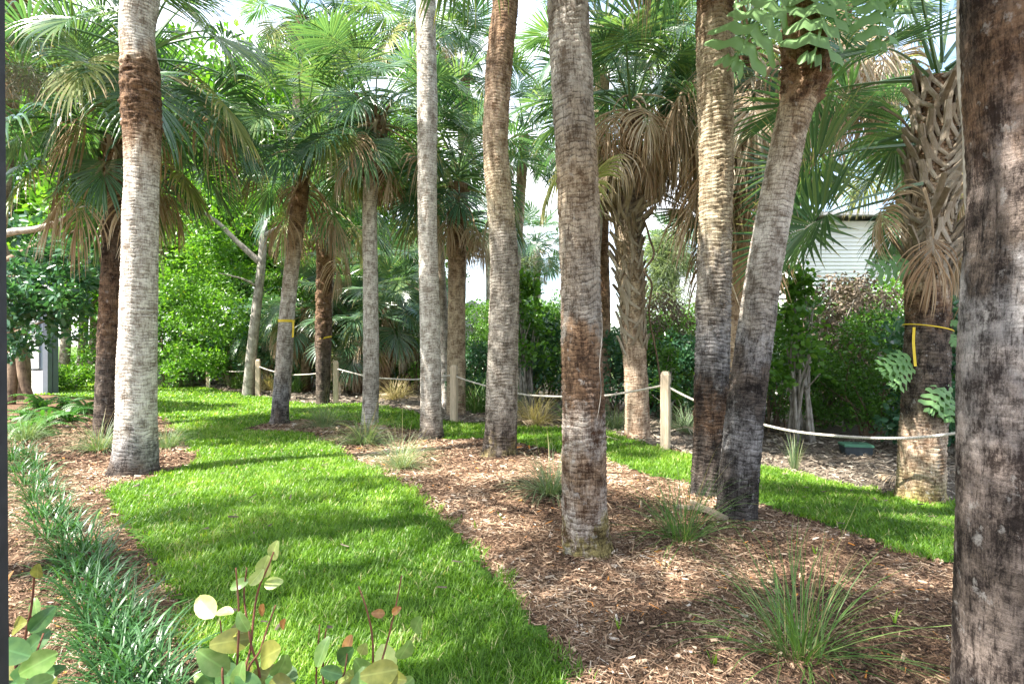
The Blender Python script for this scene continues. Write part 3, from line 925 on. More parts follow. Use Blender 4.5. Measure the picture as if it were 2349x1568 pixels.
palm('slim pale palm with swollen rust brown collar under its crown', 10.5,
     [(848, 980, 38), (851, 850, 36), (850, 700, 34), (848, 500, 33), (851, 415, 36), (855, 400, 56), (857, 330, 58), (860, 270, 50)], (862, 245),
     [(975, GREYW), (900, GREY), (700, GREYW), (430, GREYW), (412, RUST), (395, BROWN), (300, BROWN)], 15, 0.005, False, rough=[(412, 290, 0.04)], cr=dict(n=24, dead=3, tan=3, yellow=2, skirt=0.3), boot=[(330, 270, 0.07, (0, 1, 2), 0.6, 0.9)])
palm('straight whitish palm trunk left of the centre, taller than the frame', 9.0,
     [(990, 1007, 55), (988, 900, 48), (986, 750, 46), (980, 500, 43), (980, 250, 46), (978, 100, 44), (977, 0, 44), (975, -150, 42), (975, -400, 42)], (975, -440),
     [(1005, DARK), (960, GREY), (800, GREYW), (500, GREYW), (0, GREYW)], 16, 0.005, True, smat=dict(blotch=0.45), cr=dict(n=15, dead=2), rows=0.012)
palm('gently curved tan palm trunk in the middle with a wide mossy foot', 7.4,
     [(1144, 1055, 84), (1148, 1000, 76), (1152, 850, 70), (1157, 640, 66), (1150, 500, 62), (1137, 350, 57), (1138, 250, 57), (1147, 120, 60), (1160, 0, 58), (1170, -120, 56), (1172, -500, 54)], (1174, -550),
     [(1052, MOSSY), (1010, DARK), (930, GREY), (700, GREY), (560, GREY), (480, TANL), (250, PINK), (100, RUST), (0, RUST)], 17, 0.010, True, cr=dict(n=15, dead=2), rows=0.010)
palm('nearest central palm trunk, white and brown blotched below and ringed above', 4.0,
     [(1350, 1284, 112), (1342, 1220, 104), (1338, 1100, 100), (1338, 950, 98), (1334, 800, 92), (1330, 600, 92), (1326, 450, 94), (1318, 300, 94), (1308, 120, 94), (1302, 0, 92), (1298, -300, 90), (1296, -640, 86)], (1296, -700),
     [(1275, MOSSY), (1225, MOSSY), (1190, WHBR), (1080, RUST), (980, WHBR), (900, BROWN), (830, BROWN), (780, RUST), (720, GREY), (400, TAN), (250, GREY), (120, GREYW), (0, GREY)], 18, 0.008, True, smat=dict(blotch=0.75, fine=1.3, bumps=1.0), cr=dict(n=15, dead=2))
palm('rust brown palm beyond the fence behind the wooden post left of centre', 12.0,
     [(1046, 960, 44), (1046, 860, 42), (1047, 700, 40), (1047, 560, 38), (1047, 480, 44), (1050, 420, 46)], (1050, 385),
     [(950, TAN), (700, TAN), (560, RUST), (480, BROWN), (420, RUST)], 19, 0.010, False, rough=[(600, 430, 0.04)], cr=dict(n=24, dead=6, tan=3, skirt=0.5))
palm('thin pale leaning palm trunk half hidden behind the straight whitish trunk', 13.5,
     [(1022, 930, 26), (1016, 750, 26), (1006, 600, 26), (998, 480, 28), (994, 330, 28)], (992, 280),
     [(930, GREYW), (700, GREY), (480, TAN)], 20, 0.006, False, cr=dict(n=18, dead=3, tan=2))
palm('short palm with criss-cross leaf bases and a brown skirt, behind the centre right lawn', 9.1,
     [(1462, 1006, 58), (1460, 900, 54), (1455, 800, 52), (1450, 700, 52), (1443, 600, 52), (1437, 540, 54), (1440, 480, 58), (1445, 410, 60), (1447, 330, 52), (1448, 262, 50)], (1448, 232),
     [(1003, BROWN), (985, PINK), (800, PINK), (700, TAN), (560, TAN), (480, GREY), (400, BROWN)], 21, 0.008, False,
     cr=dict(n=20, dead=12, tan=18, yellow=0, skirt=0.08, cut=0.62, tz=(-0.25, 0.12), dscale=0.88), extra=[('yellow', 1420, 330, 0, 190, 1.15, 0.0, 0.5), ('stiff', 1470, 420, 0.1, 10, 1.0, 0.55, -0.6), ('yellow', 1430, 350, 0, 215, 1.0, 0.1, 0.3), ('stiff', 1470, 440, 0.1, -20, 0.9, 0.6, -0.7)], boot=[(800, 520, 0.06, (0, 0, 1), 0.3, 0.95), (520, 390, 0.03, (1, 2, 2), 0.9, 0.95)])
palm('narrow rusty palm trunk peeking out behind the nearest central trunk', 12.5,
     [(1388, 955, 26), (1387, 750, 26), (1383, 600, 28), (1380, 450, 26), (1378, 330, 26)], (1378, 290),
     [(950, PINK), (800, PINK), (700, RUST), (560, BROWN), (400, BROWN)], 22, 0.010, False, cr=dict(n=14, dead=4, tan=2))
palm('upright cream ringed palm trunk beside the leaning grey trunk on the right', 5.6,
     [(1622, 1142, 74), (1628, 1000, 74), (1634, 800, 76), (1638, 600, 74), (1642, 400, 74), (1640, 200, 78), (1638, 60, 80), (1640, 0, 80), (1640, -300, 78), (1640, -640, 74)], (1640, -700),
     [(1130, BLACK), (1020, DARK), (950, BROWN), (880, BLACK), (780, GREYD), (690, GREY), (600, GREY), (540, TANL), (100, TANL), (40, RUST), (0, BROWN)], 23, 0.013, True, smat=dict(blotch=0.45, fine=1.2, bumps=1.0), cr=dict(n=15, dead=2))
palm('grey palm trunk leaning right with blackened lower side and shaggy brown collar', 4.8,
     [(1687, 1202, 88), (1692, 1120, 88), (1708, 950, 84), (1727, 800, 80), (1752, 620, 76), (1782, 450, 74), (1812, 300, 72), (1835, 215, 78), (1846, 165, 92), (1842, 100, 84), (1830, 0, 66), (1825, -120, 62), (1824, -560, 62)], (1823, -620),
     [(1195, BLACK), (1080, BLACK), (1010, GREYD), (930, BLACK), (850, DARK), (780, GREYD), (700, GREY), (500, GREYW), (260, TAN), (215, RUST), (180, BROWN), (60, RUST), (0, RUST)], 24, 0.006, True, rough=[(225, 90, 0.07), (90, -60, 0.025)], smat=dict(blotch=0.7, fine=1.3, bumps=1.0), cr=dict(n=15, dead=2, tan=3))
palm('palm with a long brown hanging skirt between the cream and leaning trunks', 9.0,
     [(1690, 1012, 46), (1690, 850, 46), (1690, 650, 46), (1690, 480, 46), (1692, 350, 44), (1697, 180, 44), (1700, 100, 44)], (1702, 60),
     [(1000, TAN), (700, PINK), (500, TAN), (430, RUST), (350, BROWN)], 25, 0.007, False, cr=dict(n=24, dead=34, tan=16, yellow=0, skirt=1.9, scale=1.05, dscale=1.35, tz=(-1.0, -0.2)))
palm('stout palm with overlapping pale leaf bases above dark bark, beyond the rope right', 6.3,
     [(2110, 1147, 94), (2113, 1080, 92), (2122, 900, 90), (2128, 750, 88), (2125, 650, 86), (2130, 550, 86), (2138, 400, 88), (2145, 280, 84), (2150, 180, 70)], (2152, 140),
     [(1145, MOSSY), (1080, TAN), (1000, PINK), (940, DARK), (860, DARK), (760, DARK), (690, BROWN), (640, TAN), (500, TAN), (300, BROWN)], 26, 0.014, True, smat=dict(blotch=0.85), rows=0.011,
     cr=dict(n=14, dead=0, tan=0, yellow=0, stiff=0.7, cut=0.6), boot=[(645, 190, 0.030, (0, 0, 1, 1, 2), 0.33, 0.88)], extra=[('dead', 2118, 430, -0.28, 265, 0.80, 0.3, 0), ('stiff', 2120, 330, -0.05, 172, 1.0, 0.15, 0.9), ('stiff', 2115, 420, -0.15, 190, 1.1, 0.45, 0.8), ('stiff', 2115, 440, 0.15, 165, 1.15, 0.4, 0.7), ('stiff', 2110, 300, 0.3, 150, 1.1, 0.3, 0.8), ('tan', 2110, 440, 0.0, 178, 0.8, -0.1, 0.8), ('stiff', 2150, 260, 0.2, 60, 1.0, 0.2, 0), ('dead', 2180, 540, 0.0, 330, 0.8, 0.2, 0)])
palm('grey palm with old leaf bases partly hidden by the nearest right trunk', 9.2,
     [(2196, 1010, 42), (2192, 800, 38), (2190, 650, 40), (2195, 500, 42), (2200, 380, 42)], (2204, 330),
     [(1000, GREY), (800, GREYD), (500, TAN)], 27, 0.012, False, cr=dict(n=20, dead=6, tan=3), boot=[(820, 400, 0.09, (0, 1), 0.4, 0.9)])
palm('huge dark weathered palm trunk at the right edge of the view, nearest of all', 2.0,
     [(2365, 1760, 290), (2362, 1568, 285), (2364, 1300, 278), (2368, 1100, 276), (2367, 900, 274), (2374, 700, 268), (2380, 560, 266), (2382, 400, 264), (2374, 200, 268), (2369, 0, 268), (2366, -400, 264), (2364, -1200, 250), (2362, -1750, 240)], (2362, -1850),
     [(1750, DARK), (1568, RIGHTBIG), (1300, DARK), (1100, RIGHTBIG), (700, GREYD), (560, DARK), (400, RIGHTBIG), (200, BROWN), (0, DARK), (-400, BROWN)], 28, 0.0035, True, smat=dict(blotch=0.85, fine=1.7, bumps=1.0, ringw=0.45), cr=dict(n=26, dead=5))

# further palms whose crowns fill the upper part of the view
FAR = [(318, 985, 8.6, 330, 110, 'palm hidden behind the thick pale left trunk, its fans spreading right of it', dict(n=22, dead=3, tan=1, scale=1.15)),
       (-60, 960, 9.8, 40, -30, 'tall palm in the upper left corner with fans hanging over the view', dict(n=22, dead=2, tan=1, scale=1.15)),
       (652, 905, 15.5, 690, 40, 'far palm behind the leaning slender palm, higher crown', dict(n=22, dead=3, tan=1)),
       (742, 900, 16.5, 770, 60, 'far palm whose crown rises left above the rust collared palm', dict(n=22, dead=3, tan=1)),
       (988, 900, 15.0, 965, 40, 'far palm with crown between the rust collared palm and whitish trunk', dict(n=22, dead=3, tan=1)),
       (1047, 905, 16.0, 1065, 160, 'far palm crown behind the curved tan trunk, against the sky gap', dict(n=20, dead=3, tan=1)),
       (1158, 900, 17.0, 1200, 300, 'far palm crown between the curved tan trunk and nearest central trunk', dict(n=18, dead=2, tan=1)),
       (1338, 960, 12.0, 1385, 60, 'high palm crown above the skirted palm right of centre', dict(n=26, dead=1, tan=1, stiff=0.5)),
       (1632, 920, 13.5, 1590, 110, 'palm crown behind the cream ringed trunk, above the taller fence post', dict(n=16, dead=14, tan=9, skirt=1.3, cut=0.7, dscale=1.25)),
       (1706, 950, 10.5, 1925, 10, 'palm with brown hanging fronds behind the leaning grey trunk', dict(n=18, dead=16, tan=12, skirt=1.1, dscale=1.25, cut=0.75)),
       (2118, 930, 13.0, 2060, 330, 'low far palm with stiff open fans left of the stout palm', dict(n=16, dead=2, tan=1, stiff=0.8))]
for k, (ub, vb, d, uc, vc, lab, cr) in enumerate(FAR):
    vb = (CY + (CAMH - 0.0) * F / d) * K
    w = 0.30 / d * F * K
    palm(lab, d, [(ub, vb, w * 1.1), (1768 if uc == 1925 else (ub + uc) / 2 + 4, (vb + vc) / 2, w), (uc, vc + 40, w * 1.05), (uc, vc + 12, w)], (uc, vc - 15),
         [(vb, GREYD), (vb * 0.7, GREY), (vc + 150, TAN), (vc, BROWN)], 40 + k, 0.008, False, cr=cr)

# low trunkless palms under the trees: fans touch the ground
LOW = [(700, 700, 18.0, 'low young palm with drooping fans right of the leaning slender trunk', 0.9), (790, 640, 19.0, 'young palm with drooping fans between the ribboned palm and rust collared palm', 1.0),
       (885, 700, 17.5, 'low young palm with brown skirt between rust collared palm and whitish trunk', 1.0), (820, 770, 17.6, 'lowest young palm, fans brushing the ground behind the third fence post', 0.85),
       (930, 640, 19.0, 'taller young palm close behind the straight whitish trunk', 1.0), (640, 760, 19.5, 'young palm with bluish fans behind the leaning slender trunk foot', 0.8)]
for k, (uc, vc, d, lab, s) in enumerate(LOW):
    vb = (CY + CAMH * F / d) * K
    w = 0.28 / d * F * K
    palm(lab, d, [(uc, vb, w * 1.2), (uc + 2, (vb + vc) / 2, w), (uc, vc + 5, w)], (uc, vc - 12), [(vb, BROWN), (vc, TAN)], 70 + k, 0.01, False,
         cr=dict(n=26, dead=8, tan=5, scale=s, skirt=0.4), group='young palms beyond the fence')

# distant sunlit palms seen through the gaps
DIST = [(1230, 560, 26, 'distant pale palm seen through the gap left of the nearest central trunk'), (1120, 520, 28, 'distant pale palm seen behind the rust brown palm'),
        (1540, 560, 30, 'distant pale palm seen above the taller fence post'), (190, 620, 24, 'distant sunlit palm at the far left beyond the lawn'), (215, 560, 26, 'second distant sunlit palm at the far left, whiter trunk'),
        (150, 600, 23, 'distant palm nearest the grey building at far left')]
for k, (uc, vc, d, lab) in enumerate(DIST):
    vb = (CY + CAMH * F / d) * K
    w = 0.34 / d * F * K
    palm(lab, d, [(uc - 4, vb, w * 1.2), (uc + 2, (vb + vc) / 2, w), (uc, vc + 5, w)], (uc, vc - 12), [(vb, TAN), (vc, GREYW)], 80 + k, 0.01, False,
         cr=dict(n=26, dead=8, tan=4), rows=0.03, group='distant palms')

# unseen palms added beside the viewer to cast shade on the foreground
OFF = [(-5.4, 2.8, 6.8, 13, 'unseen palm added outside the picture to the left to shade the middle of the lawn'), (-1.9, 0.0, 6.4, 16, 'unseen palm added right beside the viewer to shade the huge right trunk'),
       (-3.1, 1.4, 6.6, 14, 'unseen palm added outside the picture on the left to shade the front mulch')]
for k, (x, y, z, nfr, lab) in enumerate(OFF):
    rng = random.Random(90 + k)
    b = Vector((x, y, float(hgt(x, y))))
    root = thing('cabbage_palm', lab, 'palm tree', b, 0, 'unseen palms added for shade')
    P = np.array([[0, 0, -0.15], [0.05, 0, z * 0.5], [0.0, 0.05, z]])
    S = spline(P, 30)
    V, Q, T = tube_arrays(S, 0.17, 20, False)
    me = make_mesh('trunk', V, Q, None, True, {'tco': V, 'ridge': np.full(len(V), 0.5)})
    obj('trunk', me, trunk_mat('trunk_bark', [(0, DARK), (2, GREY), (z, GREYW)], z, seed=float(k)), root)
    crown(root, b + Vector((0, 0, z + 0.1)), rng, n=nfr, dead=1, tan=1, yellow=1)
#@@NEXT

# ------------------------------------------------------------------ rope fence
def post_mesh(w, h):
    a = w / 2
    c = 0.014
    parts = []
    ring = []
    for z, s, ch in ((-0.25, a, c), (h - 0.05, a, c), (h - 0.045, a, c), (h - 0.002, a * 0.72, c * 0.7), (h + 0.006, a * 0.55, c * 0.5)):
        ring.append([(s - ch, -s, z), (s, -s + ch, z), (s, s - ch, z), (s - ch, s, z), (-s + ch, s, z), (-s, s - ch, z), (-s, -s + ch, z), (-s + ch, -s, z)])
    V = np.array(ring).reshape(-1, 3)
    Q = [[k * 8 + i, k * 8 + (i + 1) % 8, k * 8 + 8 + (i + 1) % 8, k * 8 + 8 + i] for k in range(4) for i in range(8)]
    T = [[32, 32 + i, 33 + i] for i in range(1, 7)]
    return make_mesh('post_body', V, np.array(Q), np.array(T), False)

PM = post_mesh(0.125, 1.10)
POSTS = [(1526, 1030, -26, 'nearest wooden fence post, right of the skirted palm', 8.1), (1041, 968, -16, 'wooden fence post just right of the whitish trunk', None),
         (770, 925, 10, 'wooden fence post beside the dark brown ribboned palm', None), (592, 908, 8, 'wooden fence post left of the leaning slender palm', None),
         (478, 889, 12, 'farthest left wooden fence post with white stake beside it', None), (519, 882, 5, 'wooden fence post far behind, right of the staked post', None)]
PP = []
for u, v, rz, lab, d in POSTS:
    p = ground(u, v)
    root = thing('fence_post', lab, 'fence post', p, math.radians(rz), 'rope fence posts')
    obj('post_body', PM, M['post'], root)
    ey, eq, et = tube_arrays([(-0.066, 0, 0.91), (0.066, 0, 0.91)], 0.022, 10)
    obj('rope_hole', make_mesh('rope_hole', ey, eq, et), M['box_dark'], root)
    PP.append(p)
p0 = Vector((4.75, 5.45, 0)); p0.z = float(hgt(p0.x, p0.y))
root = thing('fence_post', 'fence post hidden behind the nearest right trunk', 'fence post', p0, math.radians(-30), 'rope fence posts')
obj('post_body', PM, M['post'], root)


def rope(a, b, sag, label, pitch=0.11, r=0.0078, off=0.0095):
    L = (b - a).length
    n = int(L / pitch * 7)
    t = np.linspace(0, 1, n)
    C = np.outer(1 - t, np.array(a)) + np.outer(t, np.array(b))
    C[:, 2] -= 4 * sag * t * (1 - t)
    C[:, 2] += 0.006 * np.sin(t * 17 + L)
    ax = np.array(b - a) / L
    N1 = np.cross(ax, [0, 0, 1]); N1 /= np.linalg.norm(N1)
    N2 = np.cross(N1, ax)
    o = None
    base = Vector(a)
    root = thing('rope', label, 'rope', base, 0, 'ropes of the fence')
    for k in range(3):
        ph = t * L / pitch * 2 * math.pi + k * 2.094
        P = C + off * (np.cos(ph)[:, None] * N1 + np.sin(ph)[:, None] * N2)
        V, Q, T = tube_arrays(P - np.array(base), r, 5)
        obj('strand', make_mesh('strand', V, Q, T), M['rope'], root)

def anc(p, h=0.91):
    return p + Vector((0, 0, h))
rope(anc(PP[0]), anc(p0), 0.36, 'sagging white rope running right from the nearest fence post', 0.075)
rope(anc(PP[1]), anc(PP[0]), 0.28, 'white rope between the two nearest fence posts', 0.09)
rope(anc(PP[2]), anc(PP[1]), 0.17, 'rope behind the rust collared palm and whitish trunk', 0.14)
rope(anc(PP[3]), anc(PP[2]), 0.22, 'rope behind the feet of the leaning and ribboned palms', 0.2)
rope(anc(PP[4]), anc(PP[3]), 0.25, 'far rope running from the staked post to the right', 0.25)
rope(anc(PP[4]), anc(PP[5]), 0.12, 'short far rope joining the two farthest posts', 0.25)
pl = ground(330, 880)
rope(anc(pl), anc(PP[4]), 0.25, 'far rope running left from the staked post', 0.3)

st = PP[4] + Vector((0.12, -0.15, 0))
root = thing('marker_stake', 'thin white stake with pink ribbon beside the farthest left post', 'stake', st)
V, Q, T = tube_arrays([(0, 0, -0.1), (0.01, 0, 0.75)], 0.012, 6)
obj('stick', make_mesh('stick', V, Q, T), M['white_paint'], root)
V, Q, T = box_arrays(-0.05, 0.02, -0.02, -0.012, 0.6, 0.78)
obj('ribbon', make_mesh('ribbon', V, Q), M['pink'], root)

# yellow tapes tied round three trunks
def tape(u, v, d, wpx, label, hgt_=0.035, tail=None, tilt=0.0):
    c = at(u, v, d)
    r = 0.5 * wpx / K / F * d + 0.012
    root = thing('yellow_tape', label, 'tape', c, 0, 'yellow tapes on palm trunks')
    a = np.linspace(0, 2 * math.pi, 37)[:-1]
    V = np.concatenate([np.column_stack([r * np.cos(a), r * np.sin(a), np.full(36, z) + tilt * np.cos(a) * r]) for z in (-hgt_ / 2, hgt_ / 2)])
    Q = np.array([[i, (i + 1) % 36, 36 + (i + 1) % 36, 36 + i] for i in range(36)])
    obj('loop', make_mesh('loop', V, Q), M['tape'], root)
    if tail:
        s, ln = tail
        P = [(s * r * 0.95, -r * 0.45, 0.01), (s * r * 1.05, -r * 0.55, -ln * 0.4), (s * r * 1.0, -r * 0.6, -ln)]
        S = spline(P, 8)
        V = np.concatenate([[p + np.array([-0.018, 0, 0]), p + np.array([0.018, 0.006, 0])] for p in S])
        Q = np.array([[2 * k, 2 * k + 1, 2 * k + 3, 2 * k + 2] for k in range(7)])
        obj('tail', make_mesh('tail', V, Q), M['tape'], root)
tape(657, 735, 10.9, 34, 'yellow tape knotted round the slender leaning palm', 0.05, (1, 0.32))
tape(742, 776, 14.2, 33, 'thin yellow ribbon round the dark brown palm', 0.04, None, 0.3)
tape(2127, 752, 6.3, 92, 'yellow tape round the stout palm with a hanging tail', 0.012, (-1, 0.42), -0.2)

# valve box in the litter
vb = ground(1962, 1040)
root = thing('valve_box', 'green lidded irrigation valve box in the litter behind the rope', 'valve box', vb, math.radians(-12))
V, Q, T = box_arrays(-0.20, 0.20, -0.14, 0.14, -0.05, 0.135)
obj('body', make_mesh('body', V, Q, None, False), M['box_dark'], root)
V1 = []
for z, s in ((0.137, 0), (0.165, 0), (0.178, -0.014)):
    V1 += [(-0.215 - s, -0.155 - s, z), (0.215 + s, -0.155 - s, z), (0.215 + s, 0.155 + s, z), (-0.215 - s, 0.155 + s, z)]
Q1 = [[k * 4 + i, k * 4 + (i + 1) % 4, k * 4 + 4 + (i + 1) % 4, k * 4 + 4 + i] for k in range(2) for i in range(4)] + [[8, 9, 10, 11], [3, 2, 1, 0]]
lid = obj('lid', make_mesh('lid', np.array(V1), np.array(Q1), None, False), M['box_green'], root)
V, Q, T = box_arrays(-0.05, 0.05, -0.012, 0.012, 0.1785, 0.184)
obj('grip', make_mesh('grip', V, Q, None, False), M['box_dark'], lid)

# ------------------------------------------------------------------ buildings glimpsed through the plants
def house_siding():
    d = 18.0
    x0, x1 = 8.9, 15.5
    root = thing('white_house', 'white house with horizontal siding glimpsed behind the right shrubs', 'house', (12.2, d + 2.5, 0))
    o = Vector(root.location)
    V, Q, T = box_arrays(x0 + 0.03 - o.x, x1 - o.x, d + 0.04 - o.y, d + 5 - o.y, -0.3, 5.5)
    wall = obj('wall', make_mesh('wall', V, Q, None, False), M['white_paint'], root)
    e = 0.125
    V = np.array([(x0, -0.012, 0), (x1, -0.012, 0), (x1, 0.03, e), (x0, 0.03, e), (x0, 0.045, 0), (x1, 0.045, 0), (x1, 0.045, e), (x0, 0.045, e)])
    V[:, 0] -= o.x
    V[:, 1] += d - 0.012 - o.y
    Qb = np.array([[0, 1, 2, 3], [0, 4, 5, 1], [3, 2, 6, 7], [0, 3, 7, 4], [1, 5, 6, 2]])
    bm_ = make_mesh('siding_board', V, Qb, None, False)
    for k in range(42):
        obj('siding_board', bm_, M['white_paint'], wall, (0, 0, 0.2 + k * e))
    V, Q, T = box_arrays(x0 - 0.06 - o.x, x0 + 0.08 - o.x, d - 0.03 - o.y, d + 0.1 - o.y, -0.3, 5.5)
    obj('corner_board', make_mesh('corner_board', V, Q, None, False), M['white_paint'], root)
    V = np.array([(x0 - 0.6, d - 0.6, 5.56), (x1 + 0.6, d - 0.6, 5.56), (x1 + 0.6, d + 2.5, 6.0), (x0 - 0.6, d + 2.5, 6.0), (x0 - 0.6, d + 5.6, 5.56), (x1 + 0.6, d + 5.6, 5.56),
                  (x0 - 0.6, d - 0.6, 5.66), (x1 + 0.6, d - 0.6, 5.66), (x1 + 0.6, d + 2.5, 6.1), (x0 - 0.6, d + 2.5, 6.1), (x0 - 0.6, d + 5.6, 5.66), (x1 + 0.6, d + 5.6, 5.66)]) - np.array(o)
    Q = np.array([[0, 3, 2, 1], [3, 4, 5, 2], [6, 7, 8, 9], [9, 8, 11, 10], [0, 1, 7, 6], [4, 10, 11, 5]])
    obj('roof', make_mesh('roof', V, Q, None, False), M['roof'], root)
house_siding()

def far_house():
    root = thing('far_house', 'pale far house gable showing beside the rust brown palm', 'house', (-2.2, 33, 0))
    V, Q, T = box_arrays(-2.5, 2.5, -2, 2, -0.3, 2.5)
    obj('wall', make_mesh('wall', V, Q, None, False), M['white_paint'], root)
    V = np.array([(-2.9, -2.3, 2.5), (2.9, -2.3, 2.5), (2.9, 2.3, 2.5), (-2.9, 2.3, 2.5), (0, -2.3, 4.0), (0, 2.3, 4.0)])
    r = obj('roof', make_mesh('roof', V, np.array([[0, 4, 5, 3], [1, 2, 5, 4], [0, 3, 2, 1]]), np.array([[0, 1, 4], [2, 3, 5]]), False), M['white_paint'], root)
    for k in (-1, 1):
        V, Q, T = box_arrays(k * 1.2 - 0.5, k * 1.2 + 0.5, -2.06, -2.01, 0.9, 2.0)
        w = obj('window', make_mesh('window', V, Q, None, False), M['glass'], root)
far_house()

def sunroom():
    d = 17.0
    x1 = (48.5 - CX) / F * d
    root = thing('sunroom', 'grey framed glass building at far left behind the fig leaves', 'building', (x1 - 2.5, d + 2, 0))
    o = Vector(root.location)
    def bx(name, x0, xx, y0, y1, z0, z1, m, par=root):
        V, Q, T = box_arrays(x0 - o.x, xx - o.x, y0 - o.y, y1 - o.y, z0, z1)
        return obj(name, make_mesh(name, V, Q, None, False), m, par)
    bx('wall', x1 - 5, x1 - 0.02, d + 0.2, d + 0.4, -0.2, 3.1, M['house_grey'])
    for k in range(5):
        a = x1 - 0.16 - k * 1.0
        bx('post', a, a + 0.15, d - 0.02, d + 0.15, -0.2, 3.1, M['house_grey'])
        if k < 4:
            bx('pane', a - 0.83, a - 0.02, d + 0.06, d + 0.09, 0.78, 3.0, M['glass'])
            bx('base_panel', a - 0.84, a - 0.01, d + 0.03, d + 0.1, 0.0, 0.74, M['white_paint'])
            bx('curtain', a - 0.40, a - 0.15, d + 0.0, d + 0.04, 0.8, 3.0, M['white_paint'])
    bx('roof', x1 - 5.4, x1 + 0.4, d - 0.4, d + 0.8, 3.12, 3.3, M['roof'])
sunroom()

# dark frame post close beside the viewer
root = thing('screen_frame', 'dark metal frame upright at the left edge of the view', 'frame post', (-0.785, 0.80, 0))
rr_ = 0.057
V, Q, T = box_arrays(-0.055, 0.0, -0.03, 0.03, -0.02, 3.2)
V[:, 0] += (9.0 - CX) / F * 0.83 + 0.785 - 0.006 * (V[:, 2] - 1.0)
obj('upright', make_mesh('upright', V, Q, None, False), M['frame'], root)
V, Q, T = box_arrays(-0.10, 0.03, -0.05, 0.05, -0.02, 0.03)
obj('foot_plate', make_mesh('foot_plate', V, Q, None, False), M['frame'], root)

# ------------------------------------------------------------------ broadleaf plants
def leaf_cloud(cent, rad, n, L, W, rng, flat=0.0, hang=0.0, jit=0.35):
    """n folded oval leaves gathered in clumps (centres cent, radii rad)"""
    cent = np.asarray(cent, float); rad = np.asarray(rad, float)
    pr = rad ** 2 / (rad ** 2).sum()
    ci = rng.choice(len(cent), n, p=pr)
    dv = rng.normal(0, 1, (n, 3)); dv /= np.linalg.norm(dv, axis=1)[:, None]
    rr = rng.random(n) ** 0.45
    P = cent[ci] + dv * (rr * rad[ci])[:, None] * np.array([1, 1, 0.8])
    ax = dv * 0.7 + rng.normal(0, 0.7, (n, 3)); ax[:, 2] += 0.15 - hang
    ax /= np.linalg.norm(ax, axis=1)[:, None]
    nm = rng.normal(0, 0.7, (n, 3)) + dv * 0.35; nm[:, 2] += 0.8 + flat
    nm -= ax * (nm * ax).sum(1)[:, None]; nm /= np.linalg.norm(nm, axis=1)[:, None] + 1e-9
    sd = np.cross(ax, nm)
    l = (L * rng.uniform(1 - jit, 1 + jit, n))[:, None]
    w = (W * rng.uniform(1 - jit, 1 + jit, n))[:, None] * 0.5
    f = 0.25
    V = np.stack([P, P + ax * l * 0.3 + sd * w + nm * w * f, P + ax * l * 0.72 + sd * w * 0.85 + nm * w * f, P + ax * l - nm * l * 0.08,
                  P + ax * l * 0.72 - sd * w * 0.85 + nm * w * f, P + ax * l * 0.3 - sd * w + nm * w * f], 1)
    b = np.arange(n)[:, None] * 6
    Q = np.concatenate([b + np.array([0, 1, 2, 3]), b + np.array([0, 3, 4, 5])])
    ctint = rng.random(len(cent))
    tint = np.clip(0.25 * ctint[ci] + 0.6 * rng.random(n) + 0.1 * dv[:, 2], 0, 0.97)
    tint[rng.random(n) < 0.012] = 1.0
    return V.reshape(-1, 3), Q, {'tint': np.repeat(tint, 6), 'along': np.zeros(6 * n)}


def bush_protos(name, h, rx, nclump, nleaf, L, W, mat, stem_mat, seed, low=0.1, hang=0.0, crad=0.30, top=1.0, nstem=9):
    rng = np.random.default_rng(seed)
    cent, rad = [], []
    while len(cent) < nclump:
        p = rng.uniform(-1, 1, 3)
        z = low + (1 - low) * rng.random() ** 0.85
        r_at = math.sqrt(max(0.02, 1 - ((z - 0.45) / 0.62) ** 2)) * (1 if z < 0.6 else top)
        a = rng.uniform(0, 6.283)
        rr = r_at * math.sqrt(rng.random())
        cent.append((math.cos(a) * rr * rx, math.sin(a) * rr * rx, z * h))
        rad.append(crad * rng.uniform(0.55, 1.3))
    V, Q, A = leaf_cloud(cent, rad, nleaf, L, W, rng, hang=hang)
    fol = make_mesh(name + '_foliage', V, Q, None, True, A)
    fol.materials.append(mat)
    stems = []
    for k in range(nstem):
        c = np.array(cent[rng.integers(len(cent))])
        b = np.array([rng.normal(0, 0.12), rng.normal(0, 0.12), -0.1])
        m = (b + c) / 2 + rng.normal(0, 0.12, 3) * rx
        S = spline([b, b + (m - b) * 0.5 + np.array([0, 0, 0.15 * h]), m + np.array([0, 0, 0.1 * h]), c], 10)
        V, Q, T = tube_arrays(S, np.linspace(0.022, 0.006, 10) * (h / 2.5 + 0.4), 5)
        sm = make_mesh(name + '_stem', V, Q, T)
        sm.materials.append(stem_mat)
        stems.append(sm)
    return fol, stems

